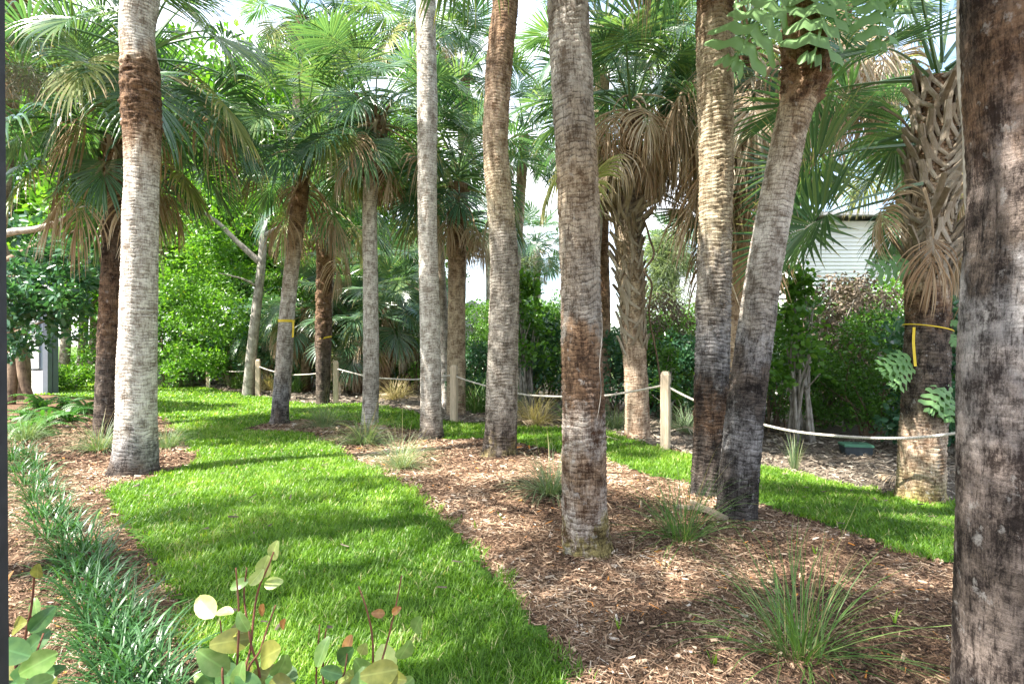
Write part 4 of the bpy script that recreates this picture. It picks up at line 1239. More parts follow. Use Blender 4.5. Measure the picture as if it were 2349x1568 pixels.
PRO = {
    'green': [bush_protos('shrub', 2.4, 1.25, 80, 5600, 0.075, 0.040, M['shrub'], M['bark_brown'], s) for s in (101, 102)],
    'dark': [bush_protos('dark_shrub', 2.2, 1.2, 60, 3600, 0.12, 0.065, M['shrub_dark'], M['bark_brown'], s) for s in (103, 104)],
    'dead': [bush_protos('dead_shrub', 3.0, 0.9, 80, 2300, 0.085, 0.045, M['dead_leaf'], M['bark_grey'], 105, low=0.35, hang=0.8, crad=0.25, nstem=26)],
    'round': [bush_protos('round_leaf', 3.2, 0.75, 60, 900, 0.13, 0.10, M['shrub'], M['bark_grey'], 106, low=0.3, crad=0.24, top=0.55, nstem=16)],
    'cover': [bush_protos('ground_cover', 0.5, 0.8, 60, 2400, 0.07, 0.045, M['shrub'], M['bark_brown'], 107, low=0.1, crad=0.16, nstem=5)],
    'tree': [bush_protos('far_tree', 9.0, 3.6, 150, 13000, 0.20, 0.11, M['tree_leaf'], M['bark_grey'], s, low=0.22, crad=0.75, nstem=14) for s in (108, 109)],
    'needle': [bush_protos('pine', 7.5, 2.2, 110, 9000, 0.42, 0.020, M['casuarina'], M['bark_grey'], 110, low=0.2, hang=0.7, crad=0.6, top=0.5, nstem=12)],
}


def bush(name, label, cat, kind, u, d, h, wide=1.0, var=0, rz=0.0, group=None, x=None):
    xx = (u / K - CX) / F * d if x is None else x
    b = Vector((xx, d, float(hgt(xx, d))))
    root = thing(name, label, cat, b, rz, group)
    fol, stems = PRO[kind][var % len(PRO[kind])]
    h0 = {'green': 2.4, 'dark': 2.2, 'dead': 3.0, 'round': 3.2, 'cover': 0.5, 'tree': 9.0, 'needle': 7.5}[kind]
    s = h / h0
    for nm, m in [('foliage' if kind not in ('tree', 'needle') else 'crown', fol)] + [('stem', q) for q in stems]:
        o = obj(nm, m, None, root)
        o.scale = (s * wide, s * wide, s)
    return root

SHRUBS = [(395, 20.5, 3.9, 'green', 'leafy green shrub right of the thick pale left trunk, far end of the lawn'), (470, 21.5, 4.4, 'green', 'tall green shrub behind the farthest fence posts'),
          (545, 21.0, 4.0, 'green', 'tall green shrub behind the grey branching tree'), (620, 20.0, 3.2, 'dark', 'dark glossy shrub between the grey tree and leaning slender palm'),
          (700, 19.5, 2.6, 'dark', 'dark shrub behind the ribboned palm'), (330, 23, 4.4, 'green', 'green shrub directly behind the thick pale left trunk'), (960, 18.5, 2.9, 'green', 'green shrub behind the whitish trunk'),
          (1085, 13.8, 1.5, 'dark', 'dark shrub right of the rust brown palm'), (1215, 14.5, 2.2, 'dark', 'dark glossy shrub between curved tan and nearest central trunk'),
          (1270, 15.2, 2.5, 'green', 'taller green shrub touching the left side of the nearest central trunk'), (1405, 12.6, 1.7, 'dark', 'low dark shrub left of the skirted palm foot'),
          (1500, 12.8, 2.1, 'green', 'green shrub right of the skirted palm'), (1560, 12.3, 1.8, 'dark', 'dark round shrub behind the nearest fence post'), 
          (1775, 11.6, 2.0, 'green', 'green shrub touching the right side of the leaning grey trunk'), (1870, 12.2, 1.9, 'green', 'twiggy green shrub under the brown withered bush'), (1925, 13.5, 1.7, 'dark', 'dark shrub behind the valve box'),
          (2000, 10.8, 2.2, 'green', 'dense green shrub just left of the stout palm'), (2060, 11.5, 2.4, 'green', 'green shrub directly behind the stout palm'), (2165, 9.4, 1.9, 'green', 'green shrub between the stout palm and nearest right trunk'),
          (2240, 9.0, 2.4, 'dark', 'dark shrub mostly hidden by the nearest right trunk'), (1690, 13, 2.2, 'dark', 'dark shrub between the cream and leaning trunks'), (840, 19, 2.4, 'green', 'green shrub behind the rust collared palm')]
SHRUBS += [(1105, 21, 3.0, 'green', 'far sunlit shrub in the gap right of the rust brown palm'), (1185, 23, 3.4, 'green', 'far sunlit shrub in the gap right of the curved tan trunk'), (1300, 24, 3.6, 'green', 'far sunlit shrub glimpsed left of the narrow rusty trunk'),
           (1545, 20, 3.0, 'green', 'far sunlit shrub above the nearest fence post'), (1650, 20, 3.0, 'green', 'far shrub behind the cream ringed trunk'), (1770, 17, 2.9, 'green', 'far sunlit shrub behind the round leaved shrub'), (1890, 16, 3.3, 'green', 'far sunlit shrub in front of the white house wall'), (2040, 16.5, 3.7, 'green', 'far sunlit shrub at the white house corner')]
for k, (u, d, h, kind, lab) in enumerate(SHRUBS):
    bush('shrub', lab, 'shrub', kind, u, d, h, 1.0, k, k * 1.3, 'shrubs beyond the fence')
bush('round_leaf_shrub', 'tall shrub with round leaves rising right of the leaning grey trunk', 'shrub', 'round', 1835, 10.4, 3.15, 1.0, 0, 0.3)
bush('round_leaf_shrub', 'tall round leaved shrub left of the nearest central trunk', 'shrub', 'round', 1205, 13.6, 3.2, 1.0, 0, 2.2)
bush('round_leaf_shrub', 'low round leaved shrub behind the nearest fence post top', 'shrub', 'round', 1530, 10.9, 1.5, 1.1, 0, 4.2)
bush('withered_shrub', 'brown withered shrub in front of the white house', 'shrub', 'dead', 1905, 12.4, 3.3, 1.1, 0, 0)
bush('withered_shrub', 'reddish withered shrub nearest the stout palm, before white siding', 'shrub', 'dead', 1975, 13.6, 3.5, 1.0, 0, 2)
bush('withered_shrub', 'withered shrub with hanging leaves between skirted palm and nearest post', 'shrub', 'dead', 1520, 13.2, 2.9, 0.9, 0, 4)
COVER = [(880, 890, 'low leafy ground cover right of the rust collared palm'), (930, 880, 'low leafy ground cover left of the whitish trunk'), (820, 895, 'low leafy ground cover beside the third fence post'), (1075, 905, 'leafy ground cover right of the post by the whitish trunk'),
         (1120, 900, 'leafy ground cover left of the curved tan trunk'), (1545, 935, 'leafy ground cover touching the nearest fence post'), (1480, 905, 'leafy ground cover behind the skirted palm foot'), (2020, 965, 'leafy ground cover left of the stout palm behind the rope'),
         (2185, 985, 'leafy ground cover between stout palm and nearest right trunk'), (1900, 925, 'leafy ground cover under the withered shrub'), (150, 890, 'low dark bed plants in front of the grey glass building'), (175, 840, 'sunlit clipped bed plants under the distant left palms'), (205, 845, 'sunlit clipped bed plants beside the brown barked palm')]
for k, (u, v, lab) in enumerate(COVER):
    p = ground(u, v)
    bush('ground_cover_plant', lab, 'plant', 'cover', u, p.y, 0.55 if p.y < 17 else 0.7, 1.0, 0, k * 1.1, 'ground cover plants')
TREES = [(-120, 24, 12), (90, 30, 15), (300, 27, 14), (430, 25, 13.5), (560, 29, 16), (690, 26, 13), (830, 30, 13.5), (960, 27, 6.5)]
TLAB = ['tree filling the background outside the left edge', 'background tree above the grey glass building', 'background tree behind the thick pale left trunk', 'background tree right of the thick pale left trunk', 'background tree above the grey branching tree',
        'background tree behind the leaning slender palm', 'background tree behind the rust collared palm', 'lower background tree behind the straight whitish trunk']
for k, ((u, d, h), lab) in enumerate(zip(TREES, TLAB)):
    bush('background_tree', lab, 'tree', 'tree', u, d, h, 1.0, k, k * 0.9, 'background trees')
bush('feathery_pine', 'pale feathery pine seen above the nearest fence post', 'tree', 'needle', 1530, 22, 6.2, 1.0, 0, 0)
bush('feathery_pine', 'pale feathery pine seen left of the nearest central trunk', 'tree', 'needle', 1190, 25, 5.6, 1.1, 0, 2)
bush('feathery_pine', 'pale feathery pine right of the leaning grey trunk', 'tree', 'needle', 1790, 24, 6.0, 1.0, 0, 4)


def branch_obj(root, pts, r0, r1, mat, name='branch', n=16, sides=9):
    S = spline(pts, n) - np.array(root.location)
    V, Q, T = tube_arrays(S, np.linspace(r0, r1, n), sides)
    return obj(name, make_mesh(name, V, Q, T), mat, root)


def px_tree(name, label, base, trunk_px, branches, clumps, nleaf, L, W, mat, bmat, seed, rads):
    rng = np.random.default_rng(seed)
    root = thing(name, label, 'tree', base)
    P = [tuple(base - Vector((0, 0, 0.2)))] + [tuple(at(*p)) for p in trunk_px]
    branch_obj(root, P, rads[0], rads[1], bmat, 'trunk', 24, 12)
    for br in branches:
        branch_obj(root, [tuple(at(*p[:3])) for p in br[:-1]], br[-1][0], br[-1][1], bmat)
    cent = np.array([tuple(at(*c[:3])) for c in clumps]); rad = np.array([c[3] for c in clumps])
    sub, sr = [], []
    for c, r in zip(cent, rad):
        for _ in range(9):
            sub.append(c + rng.normal(0, 0.55, 3) * r); sr.append(r * rng.uniform(0.25, 0.5))
    V, Q, A = leaf_cloud(np.array(sub) - np.array(root.location), sr, nleaf, L, W, rng)
    m = make_mesh('crown', V, Q, None, True, A)
    obj('crown', m, mat, root)
    return root

b = ground(567, 905)
px_tree('grey_barked_tree', 'slim grey branching tree with light green leaves left of the leaning slender palm', b, [(578, 800, 16.8), (590, 690, 16.8), (600, 600, 16.8), (606, 500, 16.9)],
        [[(600, 605, 16.8), (545, 555, 16.6), (500, 510, 16.4), (455, 480, 16.2), (0.10, 0.04)], [(604, 540, 16.8), (640, 520, 17), (700, 500, 17.3), (0.07, 0.02)], [(606, 510, 16.9), (590, 400, 17), (560, 300, 17), (0.09, 0.03)],
         [(594, 660, 16.8), (560, 640, 16.5), (500, 625, 16.2), (0.045, 0.012)]],
        [(400, 520, 16.4, 0.9), (450, 600, 16.6, 1.0), (400, 660, 17.2, 1.0), (490, 540, 16.6, 0.9), (530, 620, 16.8, 0.9), (480, 700, 17.2, 1.0), (420, 770, 17.6, 0.9), (560, 470, 17, 0.9), (640, 540, 17.2, 0.8), (650, 640, 17.6, 0.8),
         (530, 740, 18, 0.9), (600, 420, 17.2, 1.0), (540, 360, 17.2, 1.1), (460, 440, 17, 1.0), (680, 470, 17.5, 0.8), (500, 820, 18.5, 0.7), (390, 820, 18.5, 0.8)],
        11000, 0.115, 0.065, M['tree_leaf'], M['bark_grey'], 201, (0.17, 0.10))
b = at(42, 918, 15.56); b.z = float(hgt(b.x, b.y))
fig = px_tree('fig_tree', 'dark spreading fig tree at the far left edge with rooted trunk', b, [(45, 840, 15.56), (38, 760, 15.56), (20, 640, 14.5), (-10, 540, 14.4)],
        [[(70, 918, 14.4), (52, 860, 14.4), (46, 780, 14.5), (0.10, 0.12)], [(22, 930, 14.3), (28, 860, 14.4), (34, 780, 14.5), (0.12, 0.14)], [(20, 640, 14.5), (110, 600, 13.5), (190, 575, 12.8), (235, 560, 12.4), (0.10, 0.03)],
         [(10, 600, 14.4), (90, 560, 13.6), (170, 530, 13.0), (0.09, 0.03)], [(30, 700, 14.5), (90, 690, 13.4), (170, 650, 12.6), (0.06, 0.02)], [(36, 760, 14.5), (90, 740, 13.2), (150, 720, 12.4), (0.04, 0.012)]],
        [(50, 640, 12.6, 0.6), (110, 650, 12.3, 0.6), (160, 640, 12.2, 0.55), (70, 700, 12.4, 0.6), (30, 740, 12.6, 0.5), (130, 700, 12.0, 0.45), (190, 600, 12.3, 0.5), (215, 570, 12.4, 0.5), (90, 580, 13, 0.6), (40, 570, 13, 0.6),
         (150, 560, 13, 0.6), (60, 780, 12.6, 0.4), (180, 690, 12.2, 0.35), (20, 690, 12, 0.5), (140, 760, 12.4, 0.25), (0, 800, 12.8, 0.5)],
        3600, 0.16, 0.09, M['shrub_dark'], M['bark_brown'], 202, (0.28, 0.16))
pbase = at(-60, 640, 10.5)
root = thing('pale_branch', 'smooth pale bare branch reaching in at the left edge', 'branch', pbase)
branch_obj(root, [tuple(at(-60, 640, 10.5)), tuple(at(-30, 560, 10.5)), tuple(at(20, 533, 10.5)), tuple(at(80, 525, 10.4)), tuple(at(140, 505, 10.2)), tuple(at(200, 470, 10.0))], 0.10, 0.03, M['bark_pale'], 'limb', 24, 10)

# ------------------------------------------------------------------ bunch grasses, liriope, ferns
def arch_mesh(name, n, L, Wd, e_lo, e_hi, bend, br, mat, seed, st=7, tintb=(1.6, 1.8)):
    rng = np.random.default_rng(seed)
    az = rng.uniform(0, 6.283, n)
    e = np.radians(rng.uniform(e_lo, e_hi, n))
    l = L * rng.uniform(0.55, 1.15, n)
    bd = bend * rng.uniform(0.5, 1.6, n)
    r = br * np.sqrt(rng.random(n))
    a2 = az + rng.normal(0, 0.8, n)
    P = np.stack([np.cos(a2) * r, np.sin(a2) * r, np.full(n, -0.01)], -1)
    side0 = np.stack([-np.sin(az), np.cos(az), rng.normal(0, 0.3, n)], -1)
    side0 /= np.linalg.norm(side0, axis=1)[:, None]
    swirl = rng.normal(0, 0.5, n)
    w0 = Wd * rng.uniform(0.6, 1.2, n)
    V = []
    for k in range(st):
        t = k / (st - 1)
        w = w0 * (0.75 + 0.5 * t if t < 0.35 else 0.925 * (1 - ((t - 0.35) / 0.65) ** 1.6) + 0.04) * 0.5
        V.append(np.stack([P - side0 * w[:, None], P + side0 * w[:, None]], 1))
        d = np.stack([np.cos(az) * np.cos(e), np.sin(az) * np.cos(e), np.sin(e)], -1)
        P = P + d * (l / (st - 1))[:, None]
        e = e - bd * (0.4 + 1.2 * t) / (st - 1)
        az = az + swirl / (st - 1) * 0.5
        P[:, 2] = np.maximum(P[:, 2], 0.006)
    V = np.concatenate(V, 1)
    m = 2 * st
    b = np.arange(n)[:, None] * m
    Q = np.concatenate([b + np.array([2 * k, 2 * k + 1, 2 * k + 3, 2 * k + 2]) for k in range(st - 1)])
    tint = np.repeat(rng.beta(*tintb, n), m)
    me = make_mesh(name, V.reshape(-1, 3), Q, None, True, {'tint': tint, 'along': np.tile(np.repeat(np.linspace(0, 1, st), 2), n)})
    me.materials.append(mat)
    return me

TUFT = {'green': [arch_mesh('tuft_blades', 190, 0.62, 0.0050, 15, 86, 1.1, 0.085, M['tuft'], s) for s in (301, 302)],
        'fine': [arch_mesh('tuft_blades', 380, 0.60, 0.0052, 12, 80, 1.5, 0.09, M['tuft_blue'], s) for s in (303, 304)],
        'straw': [arch_mesh('tuft_blades', 320, 0.75, 0.010, 15, 85, 1.6, 0.16, M['tuft_straw'], 305)],
        'reed': [arch_mesh('tuft_blades', 130, 0.85, 0.022, 40, 88, 1.3, 0.20, M['tuft'], 306)],
        'upright': [arch_mesh('tuft_blades', 40, 0.55, 0.012, 62, 89, 0.4, 0.04, M['tuft_blue'], 307)],
        'stalk': [arch_mesh('seed_stalks', 16, 0.75, 0.0035, 45, 85, 0.5, 0.06, M['tuft_straw'], 308)]}
TUFTS = [(1561, 1238, 'green', 1.12, 'large green grass tuft between the nearest central and leaning trunks'), (1834, 1504, 'green', 1.12, 'green grass tuft in the mulch nearest the viewer on the right'),
         (1264, 1132, 'fine', 1.0, 'grey green grass tuft left of the nearest central trunk'), (920, 1073, 'fine', 1.05, 'grey green grass tuft at the bed tip on the lawn edge'),
         (836, 1018, 'fine', 1.25, 'grass tuft at the foot of the rust collared palm'), (745, 979, 'fine', 1.35, 'grass tuft between the leaning slender palm and rust collared palm'), (228, 1032, 'fine', 1.1, 'grass tuft left of the thick pale trunk foot'),
         (385, 1026, 'fine', 0.95, 'grass tuft right of the thick pale trunk foot'), (1226, 973, 'straw', 1.15, 'dry straw coloured grass clump behind the lawn under the rope'), (1408, 980, 'fine', 1.2, 'pale grass tuft left of the skirted palm foot'),
         (1571, 992, 'fine', 1.25, 'pale grass tuft just right of the nearest fence post'), (1092, 945, 'reed', 1.2, 'tall broad bladed grass right of the post by the whitish trunk'), (1150, 950, 'reed', 1.0, 'broad bladed grass behind the curved tan trunk'),
         (908, 915, 'straw', 1.2, 'tan green grass clump between rust collared palm and whitish trunk'), (410, 886, 'fine', 2.0, 'pale grass clump at the far end of the lawn'), (672, 900, 'reed', 1.2, 'green grass clump behind the leaning slender palm'),
         (625, 895, 'straw', 1.2, 'brownish grass clump right of the fence post by the leaning palm'), (1822, 1080, 'upright', 1.0, 'small upright grass spray on the lawn edge right of leaning trunk'), (545, 890, 'reed', 0.9, 'green grass clump behind the grey branching tree foot'),
         (1320, 975, 'reed', 0.9, 'grass clump hidden behind the nearest central trunk'), (60, 1010, 'fine', 1.1, 'grass tuft under the ferns at the left edge')]
for k, (u, v, kind, s, lab) in enumerate(TUFTS):
    p = ground(u, v)
    root = thing('grass_tuft', lab, 'grass tuft', p, k * 1.7, 'bunch grasses')
    o = obj('blades', TUFT[kind][k % len(TUFT[kind])], None, root)
    o.scale = (s, s, s * (0.9 if kind == 'fine' else 1.0))
    if kind in ('green', 'fine') and k < 8:
        o = obj('seed_stalks', TUFT['stalk'][0], None, root)
        o.scale = (s, s, s)

LIR = [arch_mesh('liriope_blades', 70, 0.40, 0.0125, 35, 86, 1.9, 0.075, M['liriope'], s, tintb=(1.8, 2.2)) for s in (311, 312, 313)]
ORD = ['nearest', 'second nearest'] + [a + 'th' for a in 'third four fif six seven eigh nin ten eleven twelf thirteen fourteen fifteen sixteen seventeen eighteen nineteen twentie twenty-first twenty-second twenty-third twenty-four twenty-fif twenty-six twenty-seven twenty-eigh twenty-nin thirtie'.split()]
ORD = [o.replace('thirdth', 'third').replace('firstth', 'first').replace('secondth', 'second') for o in ORD]
row_ = spline([(330, 1640), (285, 1540), (255, 1450), (215, 1370), (180, 1290), (135, 1220), (100, 1150), (70, 1095), (42, 1050)], 14)
lir_px = []
for k, (u, v) in enumerate(row_):
    e = 18 + 26 * (v - 1050) / 550
    lir_px += [(u + e * 0.9, v - 4), (u - e * 0.9, v + 6)]
for k, (u, v) in enumerate(lir_px):
    p = ground(u, v)
    root = thing('liriope_clump', f'strap leaved dark green clump in the left border row, {ORD[k]} counted from the viewer', 'plant', p, k * 2.1, 'border row of strap leaved plants')
    s = 0.80 + 0.2 * ((k * 7) % 5) / 5
    o = obj('blades', LIR[k % 3], None, root)
    o.scale = (s, s, s)

def fern_mesh(seed):
    rng = np.random.default_rng(seed)
    V, Q, tint = [], [], []
    for f in range(20):
        az = rng.uniform(0, 6.283)
        e = math.radians(rng.uniform(35, 80))
        L = rng.uniform(0.4, 0.75)
        n = 20
        p = np.array([0, 0, 0.0])
        tn = rng.random()
        for k in range(n):
            t = k / n
            d = np.array([math.cos(az) * math.cos(e), math.sin(az) * math.cos(e), math.sin(e)])
            side = np.array([-math.sin(az), math.cos(az), 0])
            p2 = p + d * L / n
            pl_ = 0.075 * math.sin(math.pi * min(1, 0.12 + 0.9 * t)) + 0.008
            for sg in (-1, 1):
                b0 = len(V)
                tip = p + side * sg * pl_ + d * 0.015 - np.array([0, 0, pl_ * 0.25])
                V += [p, p + side * sg * pl_ * 0.5 - d * 0.006, tip, p2 + side * sg * pl_ * 0.5]
                Q.append([b0, b0 + 1, b0 + 2, b0 + 3]); tint += [tn * 0.7 + 0.3 * rng.random()] * 4
            p = p2
            e -= 1.9 / n
    me = make_mesh('fern_fronds', np.array(V), np.array(Q), None, False, {'tint': np.array(tint), 'along': np.zeros(len(V))})
    me.materials.append(M['fern'])
    return me
FE = [fern_mesh(321), fern_mesh(322)]
FERNS = [(60, 962, 'at the left edge beside the fig tree roots'), (105, 975, 'in the middle of the left fern bed'), (155, 968, 'left of the brown barked palm'), (40, 992, 'nearest the dark frame in the left bed'), (195, 945, 'touching the brown barked palm'), (95, 938, 'at the back of the left fern bed'), (150, 932, 'at the back right of the left fern bed'), (75, 1000, 'front of the left fern bed')]
for k, (u, v, w) in enumerate(FERNS):
    p = ground(u, v)
    root = thing('fern', 'bright green fern ' + w, 'fern', p, k * 1.3, 'ferns of the left bed')
    o = obj('fronds', FE[k % 2], None, root)
    s = 1.0 + 0.15 * (k % 3)
    o.scale = (s, s, s)

# small seedlings in the mulch
SEED = arch_mesh('seedling_blades', 6, 0.11, 0.009, 55, 88, 0.8, 0.01, M['lawn_blade'], 331, st=4)
SPOT = [(1388, 1240, 'right of the nearest central trunk foot'), (1155, 1195, 'left of the nearest central trunk in brown mulch'), (1420, 1440, 'in the bare mulch below the nearest central trunk'), (1635, 1520, 'near the bottom right of the mulch bed'), (1660, 1470, 'between the bottom right grass tufts'), (2050, 1430, 'left of the huge right trunk'), (1475, 1085, 'at the lawn edge left of the cream trunk'), (2000, 1300, 'below the right lawn strip'), (1870, 1270, 'above the large bottom right tuft'), (1090, 1210, 'at the bed edge by the lawn')]
for k, (u, v, w) in enumerate(SPOT):
    root = thing('seedling', 'tiny green seedling ' + w, 'seedling', ground(u, v), k, 'seedlings in the mulch')
    obj('blades', SEED, None, root)

# fallen pieces
p = ground(1585, 1170)
root = thing('fallen_leaf_base', 'pale dry fallen leaf base lying beside the leaning trunk foot', 'leaf base', p + Vector((0, 0, 0.04)))
o = obj('husk', BOOT[1], None, root)
o.rotation_euler = (0.3, math.radians(80), math.radians(-40)); o.scale = (1.1, 1.1, 1.1)
for k, (u, v, rz, w) in enumerate([(1420, 1012, 2.9, 'left of the skirted palm foot'), (1130, 985, 0.4, 'right of the post by the whitish trunk'), (830, 915, 0.5, 'beside the third fence post'), (2180, 1130, 2.5, 'right of the stout palm foot'), (1500, 1000, 0.0, 'between skirted palm and nearest post'), (1850, 985, 0.3, 'below the rope near the valve box')]):
    p = ground(u, v)
    root = thing('fallen_frond', 'dry fallen palm frond lying ' + w, 'palm frond', p + Vector((0, 0, 0.03)), rz, 'fallen fronds')
    o = obj('frond', FR['tan'][k % 2], None, root)
    o.rotation_euler = (math.pi / 2 * 0, math.radians(-15 - 2), 0)
    o.scale = (0.8, 0.8, 0.10)

# ------------------------------------------------------------------ climbers and air plants
def stem_thing(name, label, cat, rows, mat, part='stem'):
    """rows (u, v, width px, d)"""
    P = np.array([tuple(at(u, v, d)) for u, v, w, d in rows]); R = np.array([0.5 * w / K / F * d for u, v, w, d in rows])
    root = thing(name, label, cat, tuple(P[0]))
    A = spline(np.column_stack([P, R]), 60)
    A[:, :3] += (np.stack([vnoise(A[:, 2] * 5, s, 0, 55) for s in (0.5, 7.5, 3.5)], -1) - 0.5) * 0.02
    V, Q, T = tube_arrays(A[:, :3] - P[0], A[:, 3], 12)
    obj(part, make_mesh(part, V, Q, T), mat, root)
    return root
stem_thing('climbing_root', 'pale climbing root beside the huge dark trunk at the right edge', 'vine', [(2262, 1690, 16, 2.42), (2258, 1300, 14, 2.42), (2246, 900, 15, 2.40), (2230, 620, 18, 2.38), (2222, 480, 22, 2.36), (2219, 350, 25, 2.36), (2214, 200, 27, 2.36), (2209, 0, 28, 2.36), (2206, -300, 28, 2.36), (2204, -800, 26, 2.4)], M['bark_pale'])
stem_thing('hanging_vine', 'dark bare vine hanging beside the skirted palm', 'vine', [(1520, 935, 4, 9.6), (1508, 830, 4, 9.4), (1488, 720, 4.5, 9.1), (1494, 650, 5, 8.9), (1478, 620, 5, 8.85), (1498, 585, 5, 8.85), (1490, 545, 5, 8.9), (1475, 500, 5, 8.95)], M['bark_brown'])
stem_thing('thin_root', 'thin pale root running down the nearest central trunk', 'vine', [(1368, 960, 1.6, 3.86), (1377, 900, 1.8, 3.87), (1374, 840, 2.0, 3.87), (1378, 780, 2.0, 3.88), (1379, 720, 1.6, 3.9)], M['bark_grey'])

def polypody_mesh(seed, pairs=6, L=0.42, W=0.25):
    rng = np.random.default_rng(seed)
    V, Q = [], []
    for k in range(pairs):
        x0, x1 = k / pairs * L, (k + 1) / pairs * L
        t = (k + 0.5) / pairs
        ll = W * 0.5 * (0.45 + 0.65 * math.sin(math.pi * (0.15 + 0.75 * t)) - 0.3 * (t > 0.85)) * rng.uniform(0.85, 1.15)
        for sg in (-1, 1):
            b0 = len(V)
            sk = 0.28 * ll
            rows = ((0, 1.0), (0.30, 1.0), (0.55, 0.90), (0.85, 0.74), (1.0, 0.35))
            for f, wd in rows:
                xm = (x0 + x1) / 2 + sk * f
                hw = (x1 - x0) / 2 * wd
                y = sg * ll * f
                z = -0.30 * ll * f * f - 0.21 * (xm / L) ** 2 * L + 0.012 * math.sin(9 * f + 3 * k)
                V += [(xm - hw, y, z), (xm, y, z + 0.006), (xm + hw, y, z)]
            for m in range(len(rows) - 1):
                a = b0 + 3 * m
                Q += [[a, a + 1, a + 4, a + 3], [a + 1, a + 2, a + 5, a + 4]]
    b0 = len(V)
    for k in range(8):
        x = k / 7 * L * 1.02
        z = -0.21 * (x / L) ** 2 * L
        V += [(x, -0.012 * (1 - k / 9), z), (x, 0.012 * (1 - k / 9), z)]
    Q += [[b0 + 2 * k, b0 + 2 * k + 1, b0 + 2 * k + 3, b0 + 2 * k + 2] for k in range(7)]
    me = make_mesh('polypody_leaf', np.array(V), np.array(Q), None, True, {'tint': np.full(len(V), 0.5), 'along': np.zeros(len(V))})
    me.materials.append(M['polypody'])
    return me
PO = [polypody_mesh(401), polypody_mesh(402)]

def polypody(label, d, leaves):
    a = at(leaves[0][0], leaves[0][1], d)
    root = thing('polypody_fern', label, 'fern', a)
    for k, (u0, v0, u1, v1, dz) in enumerate(leaves):
        A = at(u0, v0, d); B = at(u1, v1, d - dz)
        x = (B - A); ln = x.length; x.normalize()
        nrm = Vector((0.15, -1, 0.45)); nrm -= x * nrm.dot(x); nrm.normalize()
        y = nrm.cross(x)
        o = obj('leaf', PO[k % 2], None, root)
        s = ln / 0.42
        o.matrix_local = Matrix.Translation(A - a) @ Matrix((x, y, nrm)).transposed().to_4x4() @ Matrix.Scale(s, 4)
polypody('blue green lobed fern growing from the leaning trunk collar, upper right', 4.7, [(1790, -30, 1695, 115, 0.3), (1900, -50, 1893, 105, 0.35), (2000, -50, 2045, 85, 0.2)])
polypody('green lobed fern on the right side of the stout palm', 6.15, [(2160, 880, 2195, 960, 0.2), (2170, 870, 2150, 940, 0.25), (2168, 735, 2215, 740, 0.1), (2170, 750, 2205, 790, 0.1)])
polypody('grey green lobed fern on the left side of the stout palm', 6.2, [(2085, 815, 2035, 845, 0.2), (2085, 600, 2010, 612, 0.2), (2088, 830, 2060, 880, 0.2)])
polypody('lobed fern hanging from the rust collar of the slim pale palm', 10.3, [(882, 315, 925, 365, 0.1), (880, 330, 890, 385, 0.15), (850, 335, 825, 350, 0.1)])

rng = np.random.default_rng(77)
c = at(62, 175, 8.2)
root = thing('moss_clump', 'grey tangled air plant ball high at the left edge', 'air plant', c)
parts, tn = [], []
for k in range(150):
    a = rng.normal(0, 1, 3); a /= np.linalg.norm(a)
    p = a * rng.uniform(0.0, 0.22)
    d_ = a + rng.normal(0, 0.6, 3)
    P = [p]
    for m in range(6):
        d_ = d_ / np.linalg.norm(d_) + rng.normal(0, 0.4, 3) + np.array([0, 0, -0.25])
        P.append(P[-1] + d_ / np.linalg.norm(d_) * 0.06)
    v, q, t = tube_arrays(P, 0.0045, 3, False)
    parts.append((v, q, t)); tn.append(np.full(len(v), rng.random()))
V, Q, T = join(parts)
obj('strands', make_mesh('strands', V, Q, T, True, {'tint': np.concatenate(tn), 'along': np.zeros(len(V))}), M['moss'], root)

# ------------------------------------------------------------------ the shrub right in front of the viewer
def oval_leaf(seed):
    rng = np.random.default_rng(seed)
    st, V, Q = 7, [], []
    for k in range(st):
        t = k / (st - 1)
        w = 0.31 * math.sin(math.pi * (0.04 + 0.92 * t ** 0.85)) ** 0.75 + 0.01
        z = -0.16 * t * t + 0.03 * math.sin(5 * t + seed)
        for f in (-1, -0.5, 0, 0.5, 1):
            V.append((t, f * w, z + 0.12 * abs(f) * w * 2 + rng.normal(0, 0.004)))
    for k in range(st - 1):
        for m in range(4):
            a = k * 5 + m
            Q.append([a, a + 1, a + 6, a + 5])
    return make_mesh('oval_leaf', np.array(V), np.array(Q), None, True, {'tint': np.full(len(V), 0.5), 'along': np.array([v[0] for v in V])})

def fore_leaf_mat(name, c1, c2, tr=0.35):
    n = NT(name)
    co = n.n('TexCoord').outputs['Object']
    a = n.noise(co, 3.0, 4)
    c = n.mix(n.ramp(a, [(0.4, 0.0), (0.65, 1.0)]), c1, c2)
    sep = n.n('SeparateXYZ', None, Vector=co).outputs['Y']
    rib = n.ramp(n.math('ABSOLUTE', sep), [(0.012, 1.0), (0.03, 0.0)])
    c = n.mix(n.math('MULTIPLY', rib, 0.5), c, tuple(min(1, x * 1.8 + 0.03) for x in c1))
    return n.surf(c, 0.35, None, 0.5, tr)
FL = {'g': fore_leaf_mat('front_leaf_green', (0.14, 0.26, 0.06), (0.22, 0.34, 0.10)), 'd': fore_leaf_mat('front_leaf_dark', (0.05, 0.13, 0.035), (0.09, 0.19, 0.05)),
      'o': fore_leaf_mat('front_leaf_olive', (0.16, 0.18, 0.035), (0.26, 0.27, 0.06)), 'y': fore_leaf_mat('front_leaf_pale_yellow', (0.50, 0.53, 0.13), (0.60, 0.60, 0.22)),
      'b': fore_leaf_mat('front_leaf_brown', (0.28, 0.13, 0.04), (0.40, 0.22, 0.07)), 'l': fore_leaf_mat('front_leaf_light', (0.34, 0.44, 0.12), (0.46, 0.54, 0.20))}
OV = {k: [] for k in FL}
